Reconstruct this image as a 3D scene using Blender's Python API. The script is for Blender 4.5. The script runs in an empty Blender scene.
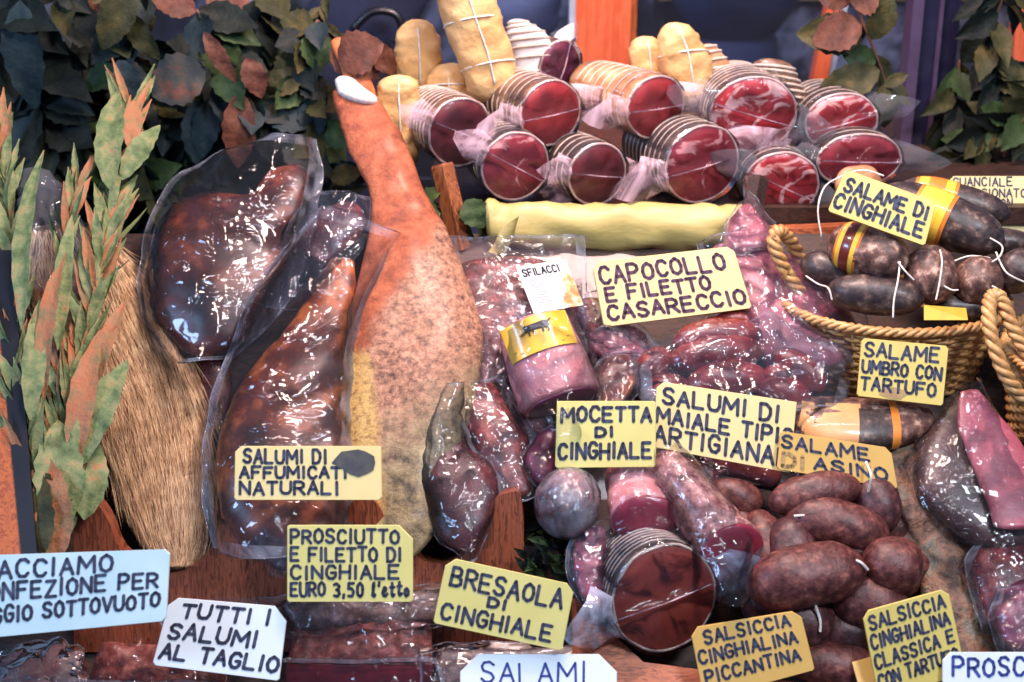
import bpy, math, random
from mathutils import Vector, Matrix, noise
rnd = random.Random(7)
V = Vector
scene = bpy.context.scene
COL = scene.collection

# ------------------------------------------------------------------ camera
PITCH = math.radians(22.0); DIST = 1.75; HF = math.radians(18.0)
FPX = 512.0 / math.tan(HF)
FW = V((0, math.cos(PITCH), -math.sin(PITCH))); UP = V((0, math.sin(PITCH), math.cos(PITCH))); RT = V((1, 0, 0))
CAM = -DIST * FW
VB = -FW                                   # direction from the display back to the viewer
cd = bpy.data.cameras.new('camera'); cam = bpy.data.objects.new('camera', cd); COL.objects.link(cam)
cam.location = CAM; cam.rotation_euler = (math.pi / 2 - PITCH, 0, 0)
cd.sensor_width = 36; cd.lens = 18 / math.tan(HF); cd.clip_start = 0.02
cd.dof.use_dof = True; cd.dof.focus_distance = 1.62; cd.dof.aperture_fstop = 5.0
scene.camera = cam

# ------------------------------------------------------------------ light
scene.view_settings.view_transform = 'Standard'; scene.view_settings.look = 'None'
scene.view_settings.gamma = 1; scene.view_settings.use_curve_mapping = False
scene.view_settings.exposure = 0.35
w = bpy.data.worlds.new('world'); scene.world = w; w.use_nodes = True
w.node_tree.nodes['Background'].inputs[0].default_value = (0.36, 0.50, 0.85, 1)
w.node_tree.nodes['Background'].inputs[1].default_value = 0.24

def area(name, loc, target, size, power, col, sy=None):
    l = bpy.data.lights.new(name, 'AREA'); l.energy = power; l.color = col; l.size = size
    if sy: l.shape = 'RECTANGLE'; l.size_y = sy
    o = bpy.data.objects.new(name, l); COL.objects.link(o); o.location = loc
    o.rotation_euler = (V(target) - V(loc)).to_track_quat('-Z', 'Y').to_euler()
    return o
area('spot_centre', (0.12, -0.05, 1.10), (0.08, 0.16, 0.12), 0.22, 15, (1.0, 0.70, 0.62))
area('spot_ham', (-0.25, -0.25, 0.95), (-0.12, 0.05, 0.08), 0.10, 3.2, (1.0, 0.70, 0.60))
area('daylight_front', (0.9, -1.5, 1.7), (0, -0.1, 0), 0.35, 26, (0.88, 0.92, 1.0))
area('daylight_left', (-1.3, -0.9, 0.8), (-0.1, 0, 0), 0.35, 11, (0.40, 0.62, 1.0))
area('narrow_area', (0.25, -0.55, 1.25), (0.1, -0.1, 0), 0.9, 5, (0.95, 0.93, 1.0), 0.05)  # long narrow area light, unseen above the display front
area('back_room', (0.0, 0.95, 1.2), (0.1, 1.9, 0.1), 0.5, 14, (0.95, 0.9, 1.0))

# ------------------------------------------------------------------ pixel to place
RA = math.radians(40)
RN = V((0, -math.sin(RA), math.cos(RA))); RV = V((0, math.cos(RA), math.sin(RA)))
def ray(px, py):
    return FW + RT * ((px - 512) / FPX) + UP * ((341 - py) / FPX)
def hit(px, py, p, n):
    d = ray(px, py); return CAM + d * ((p - CAM).dot(n) / d.dot(n))
def S(px, py, h=0.0): return hit(px, py, RN * h, RN)       # on the sloping board, h above it
def AT(px, py, Y): return hit(px, py, V((0, Y, 0)), V((0, 1, 0)))
def nz(p, s, seed=0.0): return noise.noise(V((p[0] * s + seed, p[1] * s - seed, p[2] * s + 3.1 * seed)))

# ------------------------------------------------------------------ objects
ORG = {}
def thing(name, label, cat, loc, group=None):
    o = bpy.data.objects.new(name, None); COL.objects.link(o); o.location = loc; o.empty_display_size = 0.02
    o['label'] = label; o['category'] = cat
    if group: o['group'] = group
    ORG[o] = V(loc); return o
def mk(name, vf, mat, parent=None, label=None, cat=None, group=None, kind=None, smooth=True, org=None):
    vs, fs = vf[0], vf[1]; fm = vf[2] if len(vf) > 2 else None
    if parent is not None: og = ORG[parent]
    elif org is not None: og = V(org)
    else:
        lo = V((min(v[0] for v in vs), min(v[1] for v in vs), min(v[2] for v in vs)))
        hi = V((max(v[0] for v in vs), max(v[1] for v in vs), max(v[2] for v in vs)))
        og = V(((lo.x + hi.x) / 2, (lo.y + hi.y) / 2, lo.z))
    me = bpy.data.meshes.new(name); me.from_pydata([tuple(V(v) - og) for v in vs], [], fs)
    mats = mat if isinstance(mat, (list, tuple)) else [mat]
    for m in mats: me.materials.append(m)
    if fm: me.polygons.foreach_set('material_index', fm)
    if smooth: me.polygons.foreach_set('use_smooth', [True] * len(me.polygons))
    me.update()
    o = bpy.data.objects.new(name, me); COL.objects.link(o)
    if parent is not None: o.parent = parent
    else: o.location = og
    ORG[o] = og
    if label: o['label'] = label
    if cat: o['category'] = cat
    if group: o['group'] = group
    if kind: o['kind'] = kind
    return o
def join(*ms):
    vs, fs, fm = [], [], []; anym = any(len(m) > 2 for m in ms)
    for m in ms:
        k = len(vs); vs += list(m[0]); fs += [tuple(i + k for i in f) for f in m[1]]
        if anym: fm += list(m[2]) if len(m) > 2 else [0] * len(m[1])
    return (vs, fs, fm) if anym else (vs, fs)
def crom(pts, n):
    """resample control rows (tuples of floats) smoothly to n rows"""
    m = len(pts); out = []
    for k in range(n):
        t = k / (n - 1) * (m - 1); i = min(int(t), m - 2); f = t - i
        p0 = pts[max(i - 1, 0)]; p1 = pts[i]; p2 = pts[i + 1]; p3 = pts[min(i + 2, m - 1)]
        out.append(tuple(0.5 * ((2 * b) + (c - a) * f + (2 * a - 5 * b + 4 * c - d) * f * f + (-a + 3 * b - 3 * c + d) * f ** 3)
                   for a, b, c, d in zip(p0, p1, p2, p3)))
    return out
def rings(cs, us, ws, ns, cap=True, amp=0.0, sc=20.0, seed=0.0, pw=1.0):
    vs, fs = [], []
    for c, u, w_ in zip(cs, us, ws):
        for k in range(ns):
            a = 2 * math.pi * k / ns; ca, sa = math.cos(a), math.sin(a)
            if pw != 1: ca = math.copysign(abs(ca) ** pw, ca); sa = math.copysign(abs(sa) ** pw, sa)
            d = u * ca + w_ * sa; p = c + d
            if amp: p = p + d.normalized() * (amp * (nz(p, sc, seed) + 0.5 * nz(p, sc * 2.3, seed + 5))) if d.length > 1e-5 else p
            vs.append(p)
    n = len(cs)
    for i in range(n - 1):
        for k in range(ns):
            fs.append((i * ns + k, i * ns + (k + 1) % ns, (i + 1) * ns + (k + 1) % ns, (i + 1) * ns + k))
    if cap:
        for i, rev in ((0, True), (n - 1, False)):
            vs.append(V(cs[i])); j = len(vs) - 1
            for k in range(ns):
                a, b = i * ns + k, i * ns + (k + 1) % ns
                fs.append((b, a, j) if rev else (a, b, j))
    return vs, fs
def slab(secs, h, depth=0.6, n=28, ns=28, wmax=9, amp=0.002, sc=30, seed=1.0, pw=0.9, place=None, hs=None):
    """solid body through rows (xl,yl,xr,yr) in the picture, lying h above the board"""
    sr = crom([tuple(s[:4]) + ((s[4],) if len(s) > 4 else (h,)) for s in secs], n)
    cs, us, ws = [], [], []
    for s in sr:
        f = place or S
        a, b = f(s[0], s[1], s[4]), f(s[2], s[3], s[4]); u = (b - a) / 2
        cs.append((a + b) / 2); us.append(u); ws.append(VB * min(u.length * depth, wmax))
    # rounded ends
    def endcap(c, u, w_, d): return [(c + d * (w_.length * 0.75 * math.sin(t)), u * math.cos(t) , w_ * math.cos(t)) for t in (0.5, 0.95, 1.3)]
    d0 = (cs[0] - cs[1]).normalized(); d1 = (cs[-1] - cs[-2]).normalized()
    A = endcap(cs[0], us[0], ws[0], d0)[::-1]; B = endcap(cs[-1], us[-1], ws[-1], d1)
    cs = [x[0] for x in A] + cs + [x[0] for x in B]; us = [x[1] for x in A] + us + [x[1] for x in B]; ws = [x[2] for x in A] + ws + [x[2] for x in B]
    return rings(cs, us, ws, ns, True, amp, sc, seed, pw)
def tube(pts, rad, ns=8, n=None, cap=True, amp=0, sc=30, seed=0.0):
    if not isinstance(rad, (list, tuple)): rad = [rad] * len(pts)
    if n:
        rr = crom([tuple(p) + (r,) for p, r in zip(pts, rad)], n); pts = [V(q[:3]) for q in rr]; rad = [max(q[3], 1e-5) for q in rr]
    pts = [V(p) for p in pts]
    cs, us, ws = [], [], []; prev = None
    for i, p in enumerate(pts):
        t = (pts[min(i + 1, len(pts) - 1)] - pts[max(i - 1, 0)])
        t = t.normalized() if t.length > 1e-9 else V((0, 0, 1))
        if prev is None: u = t.orthogonal().normalized()
        else:
            u = prev - t * prev.dot(t); u = u.normalized() if u.length > 1e-6 else t.orthogonal().normalized()
        prev = u; w_ = t.cross(u)
        cs.append(p); us.append(u * rad[i]); ws.append(w_ * rad[i])
    return rings(cs, us, ws, ns, cap, amp, sc, seed)
def loop(pts, r, ns=6):
    m = len(pts); vs, fs = [], []
    for i in range(m):
        p = V(pts[i]); t = (V(pts[(i + 1) % m]) - V(pts[i - 1])).normalized()
        ref = V((0, 0, 1)) if abs(t.z) < 0.9 else V((1, 0, 0))
        u = t.cross(ref).normalized(); w_ = t.cross(u)
        for k in range(ns):
            a = 2 * math.pi * k / ns; vs.append(p + u * (r * math.cos(a)) + w_ * (r * math.sin(a)))
    for i in range(m):
        for k in range(ns): fs.append((i * ns + k, i * ns + (k + 1) % ns, ((i + 1) % m) * ns + (k + 1) % ns, ((i + 1) % m) * ns + k))
    return vs, fs
def prism(poly, dv, bev=0.0):
    """polygon of 3-D points pushed along dv (away from the front face); optional soft front edge"""
    n = len(poly); c = sum((V(p) for p in poly), V((0, 0, 0))) / n
    if bev:
        L = []
        for p in poly:
            q = V(p) + (c - V(p)).normalized() * bev; L.append(q)
        dn = dv.normalized() * bev
        vs = L + [V(p) + dn for p in poly] + [V(p) + dv for p in poly]
        fs = [tuple(range(n))] + [(i, i + n, (i + 1) % n + n, (i + 1) % n) for i in range(n)] + [(i + n, i + 2 * n, (i + 1) % n + 2 * n, (i + 1) % n + n) for i in range(n)] + [tuple(range(3 * n - 1, 2 * n - 1, -1))]
        return vs, fs
    vs = [V(p) for p in poly] + [V(p) + dv for p in poly]
    return vs, [tuple(range(n))] + [(i, i + n, (i + 1) % n + n, (i + 1) % n) for i in range(n)] + [tuple(range(2 * n - 1, n - 1, -1))]
def box(x0, x1, y0, y1, z0, z1):
    vs = [V((x, y, z)) for x in (x0, x1) for y in (y0, y1) for z in (z0, z1)]
    return vs, [(0, 1, 3, 2), (4, 6, 7, 5), (0, 4, 5, 1), (2, 3, 7, 6), (0, 2, 6, 4), (1, 5, 7, 3)]
def film(rows, h, bulge, n=26, m=26, wr=0.0016, sc=55, seed=0.0, edge=0.0, flat=0.0, place=None, mg=.84, mt=1):
    """one crumpled sheet of clear film through rows (xl,yl,xr,yr[,bulge factor])"""
    R_ = crom([tuple(r[:4]) + ((r[4],) if len(r) > 4 else (1.0,)) for r in rows], n); vs, fs = [], []
    f = place or S
    for i, r in enumerate(R_):
        a, b = f(r[0], r[1], h), f(r[2], r[3], h)
        for j in range(m):
            s = j / (m - 1); q = 2 * s - 1
            qq = max(0.0, 1 - (abs(q) / max(1e-3, 1 - flat)) ** 2.2) if abs(q) < 1 - flat else 0.0
            p = a.lerp(b, s); k = wr * (2.2 * (1 - abs(nz(p, sc, seed)) * 2) + 1.2 * nz(p, sc * 2.1, seed + 9))
            p = p + VB * (bulge * r[4] * math.sqrt(qq) + k) + RT * (wr * nz(p, sc * 1.3, seed + 4)) + UP * (wr * 1.5 * nz(p, sc, seed + 14))
            vs.append(p)
    for i in range(n - 1):
        for j in range(m - 1):
            fs.append((i * m + j, (i + 1) * m + j, (i + 1) * m + j + 1, i * m + j + 1))
    fm = [1 if (abs(2 * (j + .5) / (m - 1) - 1) > mg or i < mt or i > n - 2 - mt) else 0 for i in range(n - 1) for j in range(m - 1)]
    return vs, fs, fm
def film_edge(vf, n, m, r=.0007):
    vs = vf[0]; b = [vs[j] for j in range(m)] + [vs[i * m + m - 1] for i in range(1, n)] + [vs[(n - 1) * m + j] for j in range(m - 2, -1, -1)] + [vs[i * m] for i in range(n - 2, 0, -1)]
    return loop(b, r, 5)

# ------------------------------------------------------------------ materials
def L(c):
    return tuple(((v / 255) / 12.92 if v / 255 <= 0.04045 else ((v / 255 + 0.055) / 1.055) ** 2.4) for v in c) + (1,)
def newmat(name):
    m = bpy.data.materials.new(name); m.use_nodes = True; nt = m.node_tree
    return m, nt, nt.nodes['Principled BSDF']
def ramp(nt, fac, stops):
    r = nt.nodes.new('ShaderNodeValToRGB'); e = r.color_ramp.elements
    while len(e) < len(stops): e.new(0.5)
    for q, (p, c) in zip(e, stops): q.position = p; q.color = L(c) if max(c[:3]) > 1.0 else tuple(c[:3]) + (1,)
    nt.links.new(fac, r.inputs[0]); return r.outputs[0]
def coords(nt, scale=(1, 1, 1), rot=(0, 0, 0)):
    t = nt.nodes.new('ShaderNodeTexCoord'); mp = nt.nodes.new('ShaderNodeMapping')
    mp.inputs['Scale'].default_value = scale; mp.inputs['Rotation'].default_value = rot
    nt.links.new(t.outputs['Object'], mp.inputs[0]); return mp.outputs[0]
def tnoise(nt, co, scale, detail=4, rough=0.55, dist=0.0):
    n_ = nt.nodes.new('ShaderNodeTexNoise'); n_.inputs['Scale'].default_value = scale; n_.inputs['Detail'].default_value = detail
    n_.inputs['Roughness'].default_value = rough; n_.inputs['Distortion'].default_value = dist
    nt.links.new(co, n_.inputs['Vector']); return n_.outputs[0]
def tvor(nt, co, scale, feat='F1'):
    n_ = nt.nodes.new('ShaderNodeTexVoronoi'); n_.feature = feat; n_.inputs['Scale'].default_value = scale
    nt.links.new(co, n_.inputs['Vector']); return n_.outputs[0]
def mix(nt, fac, a, b):
    m_ = nt.nodes.new('ShaderNodeMix'); m_.data_type = 'RGBA'
    if hasattr(fac, 'links'): nt.links.new(fac, m_.inputs[0])
    else: m_.inputs[0].default_value = fac
    for s, i in ((a, 6), (b, 7)):
        if hasattr(s, 'links'): nt.links.new(s, m_.inputs[i])
        else: m_.inputs[i].default_value = L(s)
    return m_.outputs[2]
def bump(nt, b, hgt, strength, dist=0.002):
    n_ = nt.nodes.new('ShaderNodeBump'); n_.inputs['Strength'].default_value = strength; n_.inputs['Distance'].default_value = dist
    nt.links.new(hgt, n_.inputs['Height']); nt.links.new(n_.outputs[0], b.inputs['Normal']); return n_
def mottle(name, stops, scale=20, detail=5, rough=0.5, coat=0.0, coat_r=0.1, bs=0.3, bscale=None, stretch=(1, 1, 1), dist=0.0, speck=None, sub=0.0, rot=(0, 0, 0), spec=0.5, bd=0.002):
    m, nt, b = newmat(name); co = coords(nt, stretch, rot)
    c = ramp(nt, tnoise(nt, co, scale, detail, 0.6, dist), stops)
    if speck:
        sc, thr, colr = speck
        c = mix(nt, ramp(nt, tnoise(nt, co, sc, 3, 0.6), [(thr, (0, 0, 0)), (thr + 0.07, (1, 1, 1))]), c, colr)
    nt.links.new(c, b.inputs['Base Color']); b.inputs['Roughness'].default_value = rough
    b.inputs['Coat Weight'].default_value = coat; b.inputs['Coat Roughness'].default_value = coat_r
    b.inputs['Specular IOR Level'].default_value = spec
    if sub: b.inputs['Subsurface Weight'].default_value = sub; b.inputs['Subsurface Radius'].default_value = (0.006, 0.002, 0.001)
    if bs: bump(nt, b, tnoise(nt, co, bscale or scale * 3, 4), bs, bd)
    return m
def shiny(name, stops, scale, wr=45, ws=0.9, stretch=(1, 1, 1), speck=None, rough=0.4):
    """meat seen through tight clear film: the film's wrinkles gloss over it"""
    m = mottle(name, stops, scale, 5, rough, 1.0, 0.06, 0, speck=speck, stretch=stretch)
    nt = m.node_tree; b = nt.nodes['Principled BSDF']
    co = coords(nt); r1 = ramp(nt, tnoise(nt, co, wr, 2, 0.5, 1.4), [(0.40, (0, 0, 0)), (0.5, (1, 1, 1)), (0.60, (0, 0, 0))])
    n_ = nt.nodes.new('ShaderNodeBump'); n_.inputs['Strength'].default_value = ws; n_.inputs['Distance'].default_value = 0.004
    nt.links.new(r1, n_.inputs['Height']); nt.links.new(n_.outputs[0], b.inputs['Coat Normal'])
    n2 = nt.nodes.new('ShaderNodeBump'); n2.inputs['Strength'].default_value = 0.22; n2.inputs['Distance'].default_value = 0.002
    nt.links.new(tnoise(nt, co, wr * 3, 3), n2.inputs['Height']); nt.links.new(n2.outputs[0], b.inputs['Normal'])
    return m
def filmmat(name, haze=0.03, tint=(246, 246, 250), gl=1.45, wr=16, bs=0.6, rough=0.07, hz=(0.75, 0.78, 0.9)):
    m = bpy.data.materials.new(name); m.use_nodes = True; nt = m.node_tree; nt.nodes.clear()
    out = nt.nodes.new('ShaderNodeOutputMaterial'); tr = nt.nodes.new('ShaderNodeBsdfTransparent'); tr.inputs[0].default_value = L(tint)
    gs = nt.nodes.new('ShaderNodeBsdfGlossy'); gs.inputs['Roughness'].default_value = rough
    df = nt.nodes.new('ShaderNodeBsdfDiffuse'); df.inputs[0].default_value = hz + (1,)
    co = coords(nt)
    bp = nt.nodes.new('ShaderNodeBump'); bp.inputs['Strength'].default_value = bs; bp.inputs['Distance'].default_value = 0.008
    nt.links.new(tnoise(nt, co, wr, 3, 0.5, 1.0), bp.inputs['Height']); nt.links.new(bp.outputs[0], gs.inputs['Normal'])
    fr = nt.nodes.new('ShaderNodeFresnel'); fr.inputs['IOR'].default_value = gl; nt.links.new(bp.outputs[0], fr.inputs['Normal'])
    m1 = nt.nodes.new('ShaderNodeMixShader'); m1.inputs[0].default_value = haze
    if haze > .1: nt.links.new(ramp(nt, tnoise(nt, co, 22, 4, .6, 1.0), [(.38, (haze * .15,) * 3), (.68, (haze * 1.9,) * 3)]), m1.inputs[0])
    nt.links.new(tr.outputs[0], m1.inputs[1]); nt.links.new(df.outputs[0], m1.inputs[2])
    m2 = nt.nodes.new('ShaderNodeMixShader'); nt.links.new(fr.outputs[0], m2.inputs[0]); nt.links.new(m1.outputs[0], m2.inputs[1]); nt.links.new(gs.outputs[0], m2.inputs[2])
    nt.links.new(m2.outputs[0], out.inputs[0]); return m
def woodmat(name, c0, c1, scale=14, stretch=(1, 1, 8), rough=0.5, rot=(0, 0, 0), coat=0.2):
    m, nt, b = newmat(name); co = coords(nt, stretch, rot)
    n0 = tnoise(nt, co, scale, 6, 0.6, 1.5)
    nt.links.new(ramp(nt, n0, [(0.3, c0), (0.5, c1), (0.56, c0), (0.7, c1)]), b.inputs['Base Color'])
    b.inputs['Roughness'].default_value = rough; b.inputs['Coat Weight'].default_value = coat
    bump(nt, b, n0, 0.3); return m
def slicemat(name, red0, red1, fat, fatsc, fatthr, wr=40, gloss=1.0, streak=(1, 1, 1), haze=None):
    m, nt, b = newmat(name); co = coords(nt, streak)
    base = ramp(nt, tnoise(nt, co, 60, 5), [(0.3, red0), (0.7, red1)])
    f = ramp(nt, tnoise(nt, co, fatsc, 4, 0.5, 1.2), [(fatthr, (0, 0, 0)), (fatthr + 0.05, (1, 1, 1))])
    nt.links.new(mix(nt, f, base, fat), b.inputs['Base Color'])
    b.inputs['Roughness'].default_value = 0.45; b.inputs['Coat Weight'].default_value = gloss * .35; b.inputs['Coat Roughness'].default_value = 0.12
    n_ = nt.nodes.new('ShaderNodeBump'); n_.inputs['Strength'].default_value = 0.6; n_.inputs['Distance'].default_value = 0.003
    nt.links.new(tnoise(nt, coords(nt), wr, 3, 0.5, 1.0), n_.inputs['Height']); nt.links.new(n_.outputs[0], b.inputs['Coat Normal'])
    return m
M = {}
M['film'] = filmmat('clear_film', .008, gl=1.38); M['film_thin'] = filmmat('thin_film', 0.005, gl=1.3)
M['wing_blue'] = filmmat('cool_film_wing', 0.40, gl=1.5, hz=(0.6, 0.66, 0.86)); M['margin'] = filmmat('bag_margin_film', 0.11, gl=1.42, hz=(0.62, 0.68, 0.85)); M['foil'] = filmmat('crinkled_shiny_film', .18, gl=2.0, wr=70, bs=1.0)
M['film_hazy'] = filmmat('hazy_film', 0.08, gl=1.4); M['wing'] = filmmat('pinkish_film_wing', 0.46, gl=1.45, hz=(0.92, 0.62, 0.72), rough=0.2); M['film_pink'] = filmmat('pinkish_film', 0.04, gl=1.4, hz=(0.85, 0.62, 0.72), rough=0.15)
M['film_blue'] = filmmat('cool_film', 0.03, gl=1.42, hz=(0.45, 0.55, 0.78), wr=22)
M['glass'] = filmmat('window_glass', 0.01, (225, 232, 245), 1.2, 3, 0.0, 0.02)
M['smoked'] = shiny('smoked_ham_meat', [(0.3, (20, 5, 4)), (0.5, (62, 18, 9)), (0.62, (116, 50, 20)), (0.75, (54, 15, 9))], 20, 15, 1.0)
M['smoked2'] = shiny('smoked_ham_amber', [(0.3, (36, 10, 6)), (0.48, (92, 34, 13)), (0.62, (176, 90, 34)), (0.75, (70, 24, 12))], 20, 13, 1.0)
M['darkpack'] = shiny('dark_packed_meat', [(0.3, (24, 7, 9)), (0.52, (82, 24, 28)), (0.7, (124, 50, 46))], 30, 60, 0.8)
M['redpack'] = shiny('red_packed_meat', [(0.3, (44, 10, 14)), (0.5, (100, 28, 30)), (0.66, (150, 66, 56)), (0.78, (70, 18, 22))], 60, 60, 0.7)
M['pinkpack'] = shiny('pink_packed_meat', [(0.3, (112, 40, 58)), (0.55, (170, 84, 98)), (0.8, (200, 130, 138))], 22, 40, 0.8)
M['palepack'] = shiny('pale_packed_salami', [(0.3, (150, 80, 90)), (0.5, (190, 120, 124)), (0.75, (214, 162, 160))], 45, 50, 0.6)
M['dustypack'] = shiny('dusty_fillet_skin', [(0.35, (104, 56, 56)), (0.5, (160, 108, 104)), (0.65, (196, 150, 142))], 120, 45, 0.6)
M['greypack'] = shiny('grey_peppered_pack', [(0.3, (34, 28, 32)), (0.5, (84, 68, 70)), (0.7, (130, 110, 108))], 120, 60, 0.5)
M['winered'] = slicemat('wine_red_slice', (84, 22, 32), (118, 42, 48), (170, 110, 110), 40, 0.68)
M['brownslice'] = slicemat('brown_red_slice', (128, 44, 34), (156, 66, 52), (176, 120, 104), 40, 0.68, 18)
M['winered2'] = slicemat('raspberry_slice', (120, 26, 50), (150, 44, 66), (190, 120, 130), 40, 0.70)
M['purple'] = slicemat('purple_slice', (84, 22, 50), (124, 44, 74), (160, 90, 110), 40, 0.72)
M['marbled'] = slicemat('marbled_slice', (150, 24, 36), (190, 48, 56), (244, 190, 186), 34, 0.50, 60, 2.5)
M['veined'] = slicemat('veined_slice', (132, 32, 48), (160, 58, 68), (222, 156, 156), 30, 0.535, 40)
M['redcut'] = slicemat('bright_red_slice', (146, 34, 42), (176, 62, 62), (214, 130, 124), 14, 0.62)
M['casing'] = mottle('salami_casing', [(0.3, (50, 32, 26)), (0.5, (110, 76, 56)), (0.7, (160, 126, 98))], 40, 5, 0.5, 0.6, 0.2, 0.4)
M['casing_dark'] = mottle('dark_casing', [(0.3, (30, 26, 30)), (0.5, (64, 52, 52)), (0.7, (108, 88, 78))], 40, 5, 0.5, 0.6, 0.2, 0.4)
M['casing_tan'] = mottle('tan_casing', [(0.3, (130, 80, 52)), (0.5, (190, 130, 90)), (0.7, (220, 180, 140))], 40, 5, 0.5, 0.6, 0.2, 0.4)
M['string'] = mottle('white_string', [(0.3, (205, 196, 184)), (0.7, (240, 234, 226))], 200, 2, 0.8, bs=0.2)
M['net'] = mottle('white_netting', [(0.3, (176, 156, 142)), (0.7, (216, 200, 188))], 200, 2, 0.6, 0.4, bs=0.1)
M['rind'] = mottle('pale_rind', [(0.3, (196, 150, 140)), (0.7, (236, 214, 206))], 80, 3, 0.5, 0.8, bs=0.3)
M['sausage'] = mottle('dry_sausage_skin', [(0.3, (46, 18, 20)), (0.47, (84, 40, 38)), (0.58, (106, 58, 54)), (0.72, (146, 90, 72))], 120, 8, 0.5, 0.12, 0.35, 0.8, 100)
M['sausage_dark'] = mottle('dark_sausage_skin', [(0.3, (40, 18, 22)), (0.5, (76, 40, 42)), (0.60, (94, 58, 58)), (0.74, (120, 84, 76))], 120, 8, 0.5, 0.12, 0.35, 0.8, 100)
M['packsausage'] = shiny('packed_sausage', [(0.3, (70, 14, 18)), (0.55, (120, 34, 34)), (0.75, (150, 64, 54))], 30, 30, 0.7)
M['salami'] = mottle('mould_dusted_salami', [(0.28, (40, 26, 26)), (0.45, (84, 56, 50)), (0.56, (120, 86, 74)), (0.68, (184, 154, 138))], 100, 6, 0.55, 0.15, 0.3, 0.5, 120)
M['salami_black'] = mottle('black_salami', [(0.3, (22, 17, 20)), (0.5, (54, 40, 40)), (0.6, (84, 66, 60)), (0.72, (140, 116, 106))], 100, 6, 0.5, 0.3, 0.3, 0.5, 120)
M['paper'] = mottle('yellow_butcher_paper', [(0.3, (204, 156, 98)), (0.7, (234, 192, 134))], 18, 3, 0.5, 0.15, 0.4, 0.9, 22, bd=0.008)
M['paper_lemon'] = mottle('lemon_butcher_paper', [(0.3, (170, 156, 92)), (0.7, (196, 180, 114))], 12, 3, 0.5, 0.2, 0.4, 0.9, 22, stretch=(0.4, 1, 1), bd=0.004)
M['paper_green'] = mottle('green_yellow_paper', [(0.3, (120, 130, 50)), (0.7, (178, 180, 90))], 12, 3, 0.5, bs=0.4)
M['white_paper'] = mottle('white_wrapping_paper', [(0.3, (220, 212, 214)), (0.7, (246, 242, 244))], 12, 3, 0.6, bs=0.4)
M['wood_rack'] = woodmat('reddish_rack_wood', (84, 38, 24), (150, 80, 52), 18, (9, 3, 1), 0.45)
M['wood_orange'] = woodmat('orange_varnished_wood', (206, 88, 52), (226, 112, 74), 8, (8, 8, 0.6), 0.35)
M['wood_warm'] = woodmat('warm_side_wood', (130, 58, 22), (176, 92, 40), 10, (8, 8, 0.8), 0.5)
M['wood_pale'] = woodmat('pinkish_post_wood', (120, 72, 58), (168, 112, 92), 10, (8, 8, 0.8), 0.5)
M['wood_dark'] = woodmat('dark_board_wood', (38, 24, 20), (70, 44, 34), 10, (2, 8, 8), 0.6)
M['wood_tray'] = woodmat('brown_tray_wood', (120, 58, 34), (184, 104, 66), 12, (2, 8, 6), 0.5)
M['stake'] = woodmat('stake_wood', (84, 40, 22), (160, 94, 54), 14, (9, 9, 1), 0.5)
M['wicker'] = mottle('honey_wicker', [(0.3, (168, 116, 66)), (0.7, (224, 176, 112))], 60, 3, 0.45, 0.3, 0.3, 0.3, stretch=(1, 1, 1))
M['ink'] = mottle('dark_blue_marker_ink', [(0.3, (36, 42, 66)), (0.7, (66, 72, 98))], 90, 3, 0.6, bs=0)
M['ink_blue'] = mottle('blue_marker_ink', [(0.3, (30, 44, 120)), (0.7, (58, 80, 160))], 90, 3, 0.6, bs=0)
M['ink_brown'] = mottle('purple_marker_ink', [(0.3, (60, 34, 66)), (0.7, (96, 60, 88))], 90, 3, 0.6, bs=0)
M['smudge'] = mottle('dark_ink_smudge', [(0.3, (52, 56, 68)), (0.7, (88, 86, 80))], 60, 3, 0.6, bs=0)
M['faded'] = mottle('faded_marker_ink', [(0.3, (150, 122, 84)), (0.7, (190, 158, 100))], 90, 3, 0.6, bs=0)
def card_m(name, a, b): return mottle(name, [(0.3, a), (0.7, b)], 10, 3, 0.5, 0.25, 0.25, 0.08)
M['card_lemon'] = card_m('lemon_card', (206, 198, 118), (220, 212, 136)); M['card_cream'] = card_m('cream_card', (222, 204, 138), (234, 216, 156))
M['card_yellow'] = card_m('yellow_card', (204, 186, 96), (216, 198, 112)); M['card_white'] = card_m('white_card', (214, 228, 236), (230, 240, 246))
M['card_blue'] = card_m('pale_blue_card', (176, 206, 214), (200, 224, 228)); M['card_ochre'] = card_m('ochre_card', (206, 166, 84), (222, 184, 104))
M['navy_metal'] = mottle('navy_post_paint', [(0.3, (14, 14, 34)), (0.7, (40, 38, 66))], 14, 4, 0.3, 0.6, 0.15, 0.2)
M['mauve_metal'] = mottle('mauve_post_edge', [(0.3, (58, 44, 70)), (0.7, (86, 70, 98))], 14, 4, 0.35, 0.5, 0.15, 0.2)
M['silver'] = mottle('brushed_silver', [(0.3, (130, 140, 160)), (0.7, (180, 190, 205))], 20, 3, 0.3, 0.3, bs=0)
M['black'] = mottle('black_frame_paint', [(0.3, (10, 10, 16)), (0.7, (22, 22, 32))], 14, 3, 0.4, 0.3, bs=0)
M['stem'] = mottle('brown_twig', [(0.3, (74, 46, 40)), (0.7, (120, 82, 66))], 50, 3, 0.7, bs=0.3)
def leafm(name, stops, sc=18, rough=0.65): return mottle(name, stops, sc * 1.8, 6, rough, 0.04, 0.4, 0.6, spec=0.25, bd=0.003, speck=(150, 0.70, tuple(int(v * 0.45) for v in stops[0][1])))
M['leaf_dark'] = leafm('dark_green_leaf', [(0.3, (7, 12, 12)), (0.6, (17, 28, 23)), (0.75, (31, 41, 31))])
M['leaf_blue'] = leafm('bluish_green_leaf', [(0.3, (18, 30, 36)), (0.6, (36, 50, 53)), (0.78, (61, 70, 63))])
M['leaf_green'] = leafm('green_leaf', [(0.3, (28, 45, 22)), (0.6, (56, 74, 39)), (0.75, (85, 98, 57))])
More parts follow.
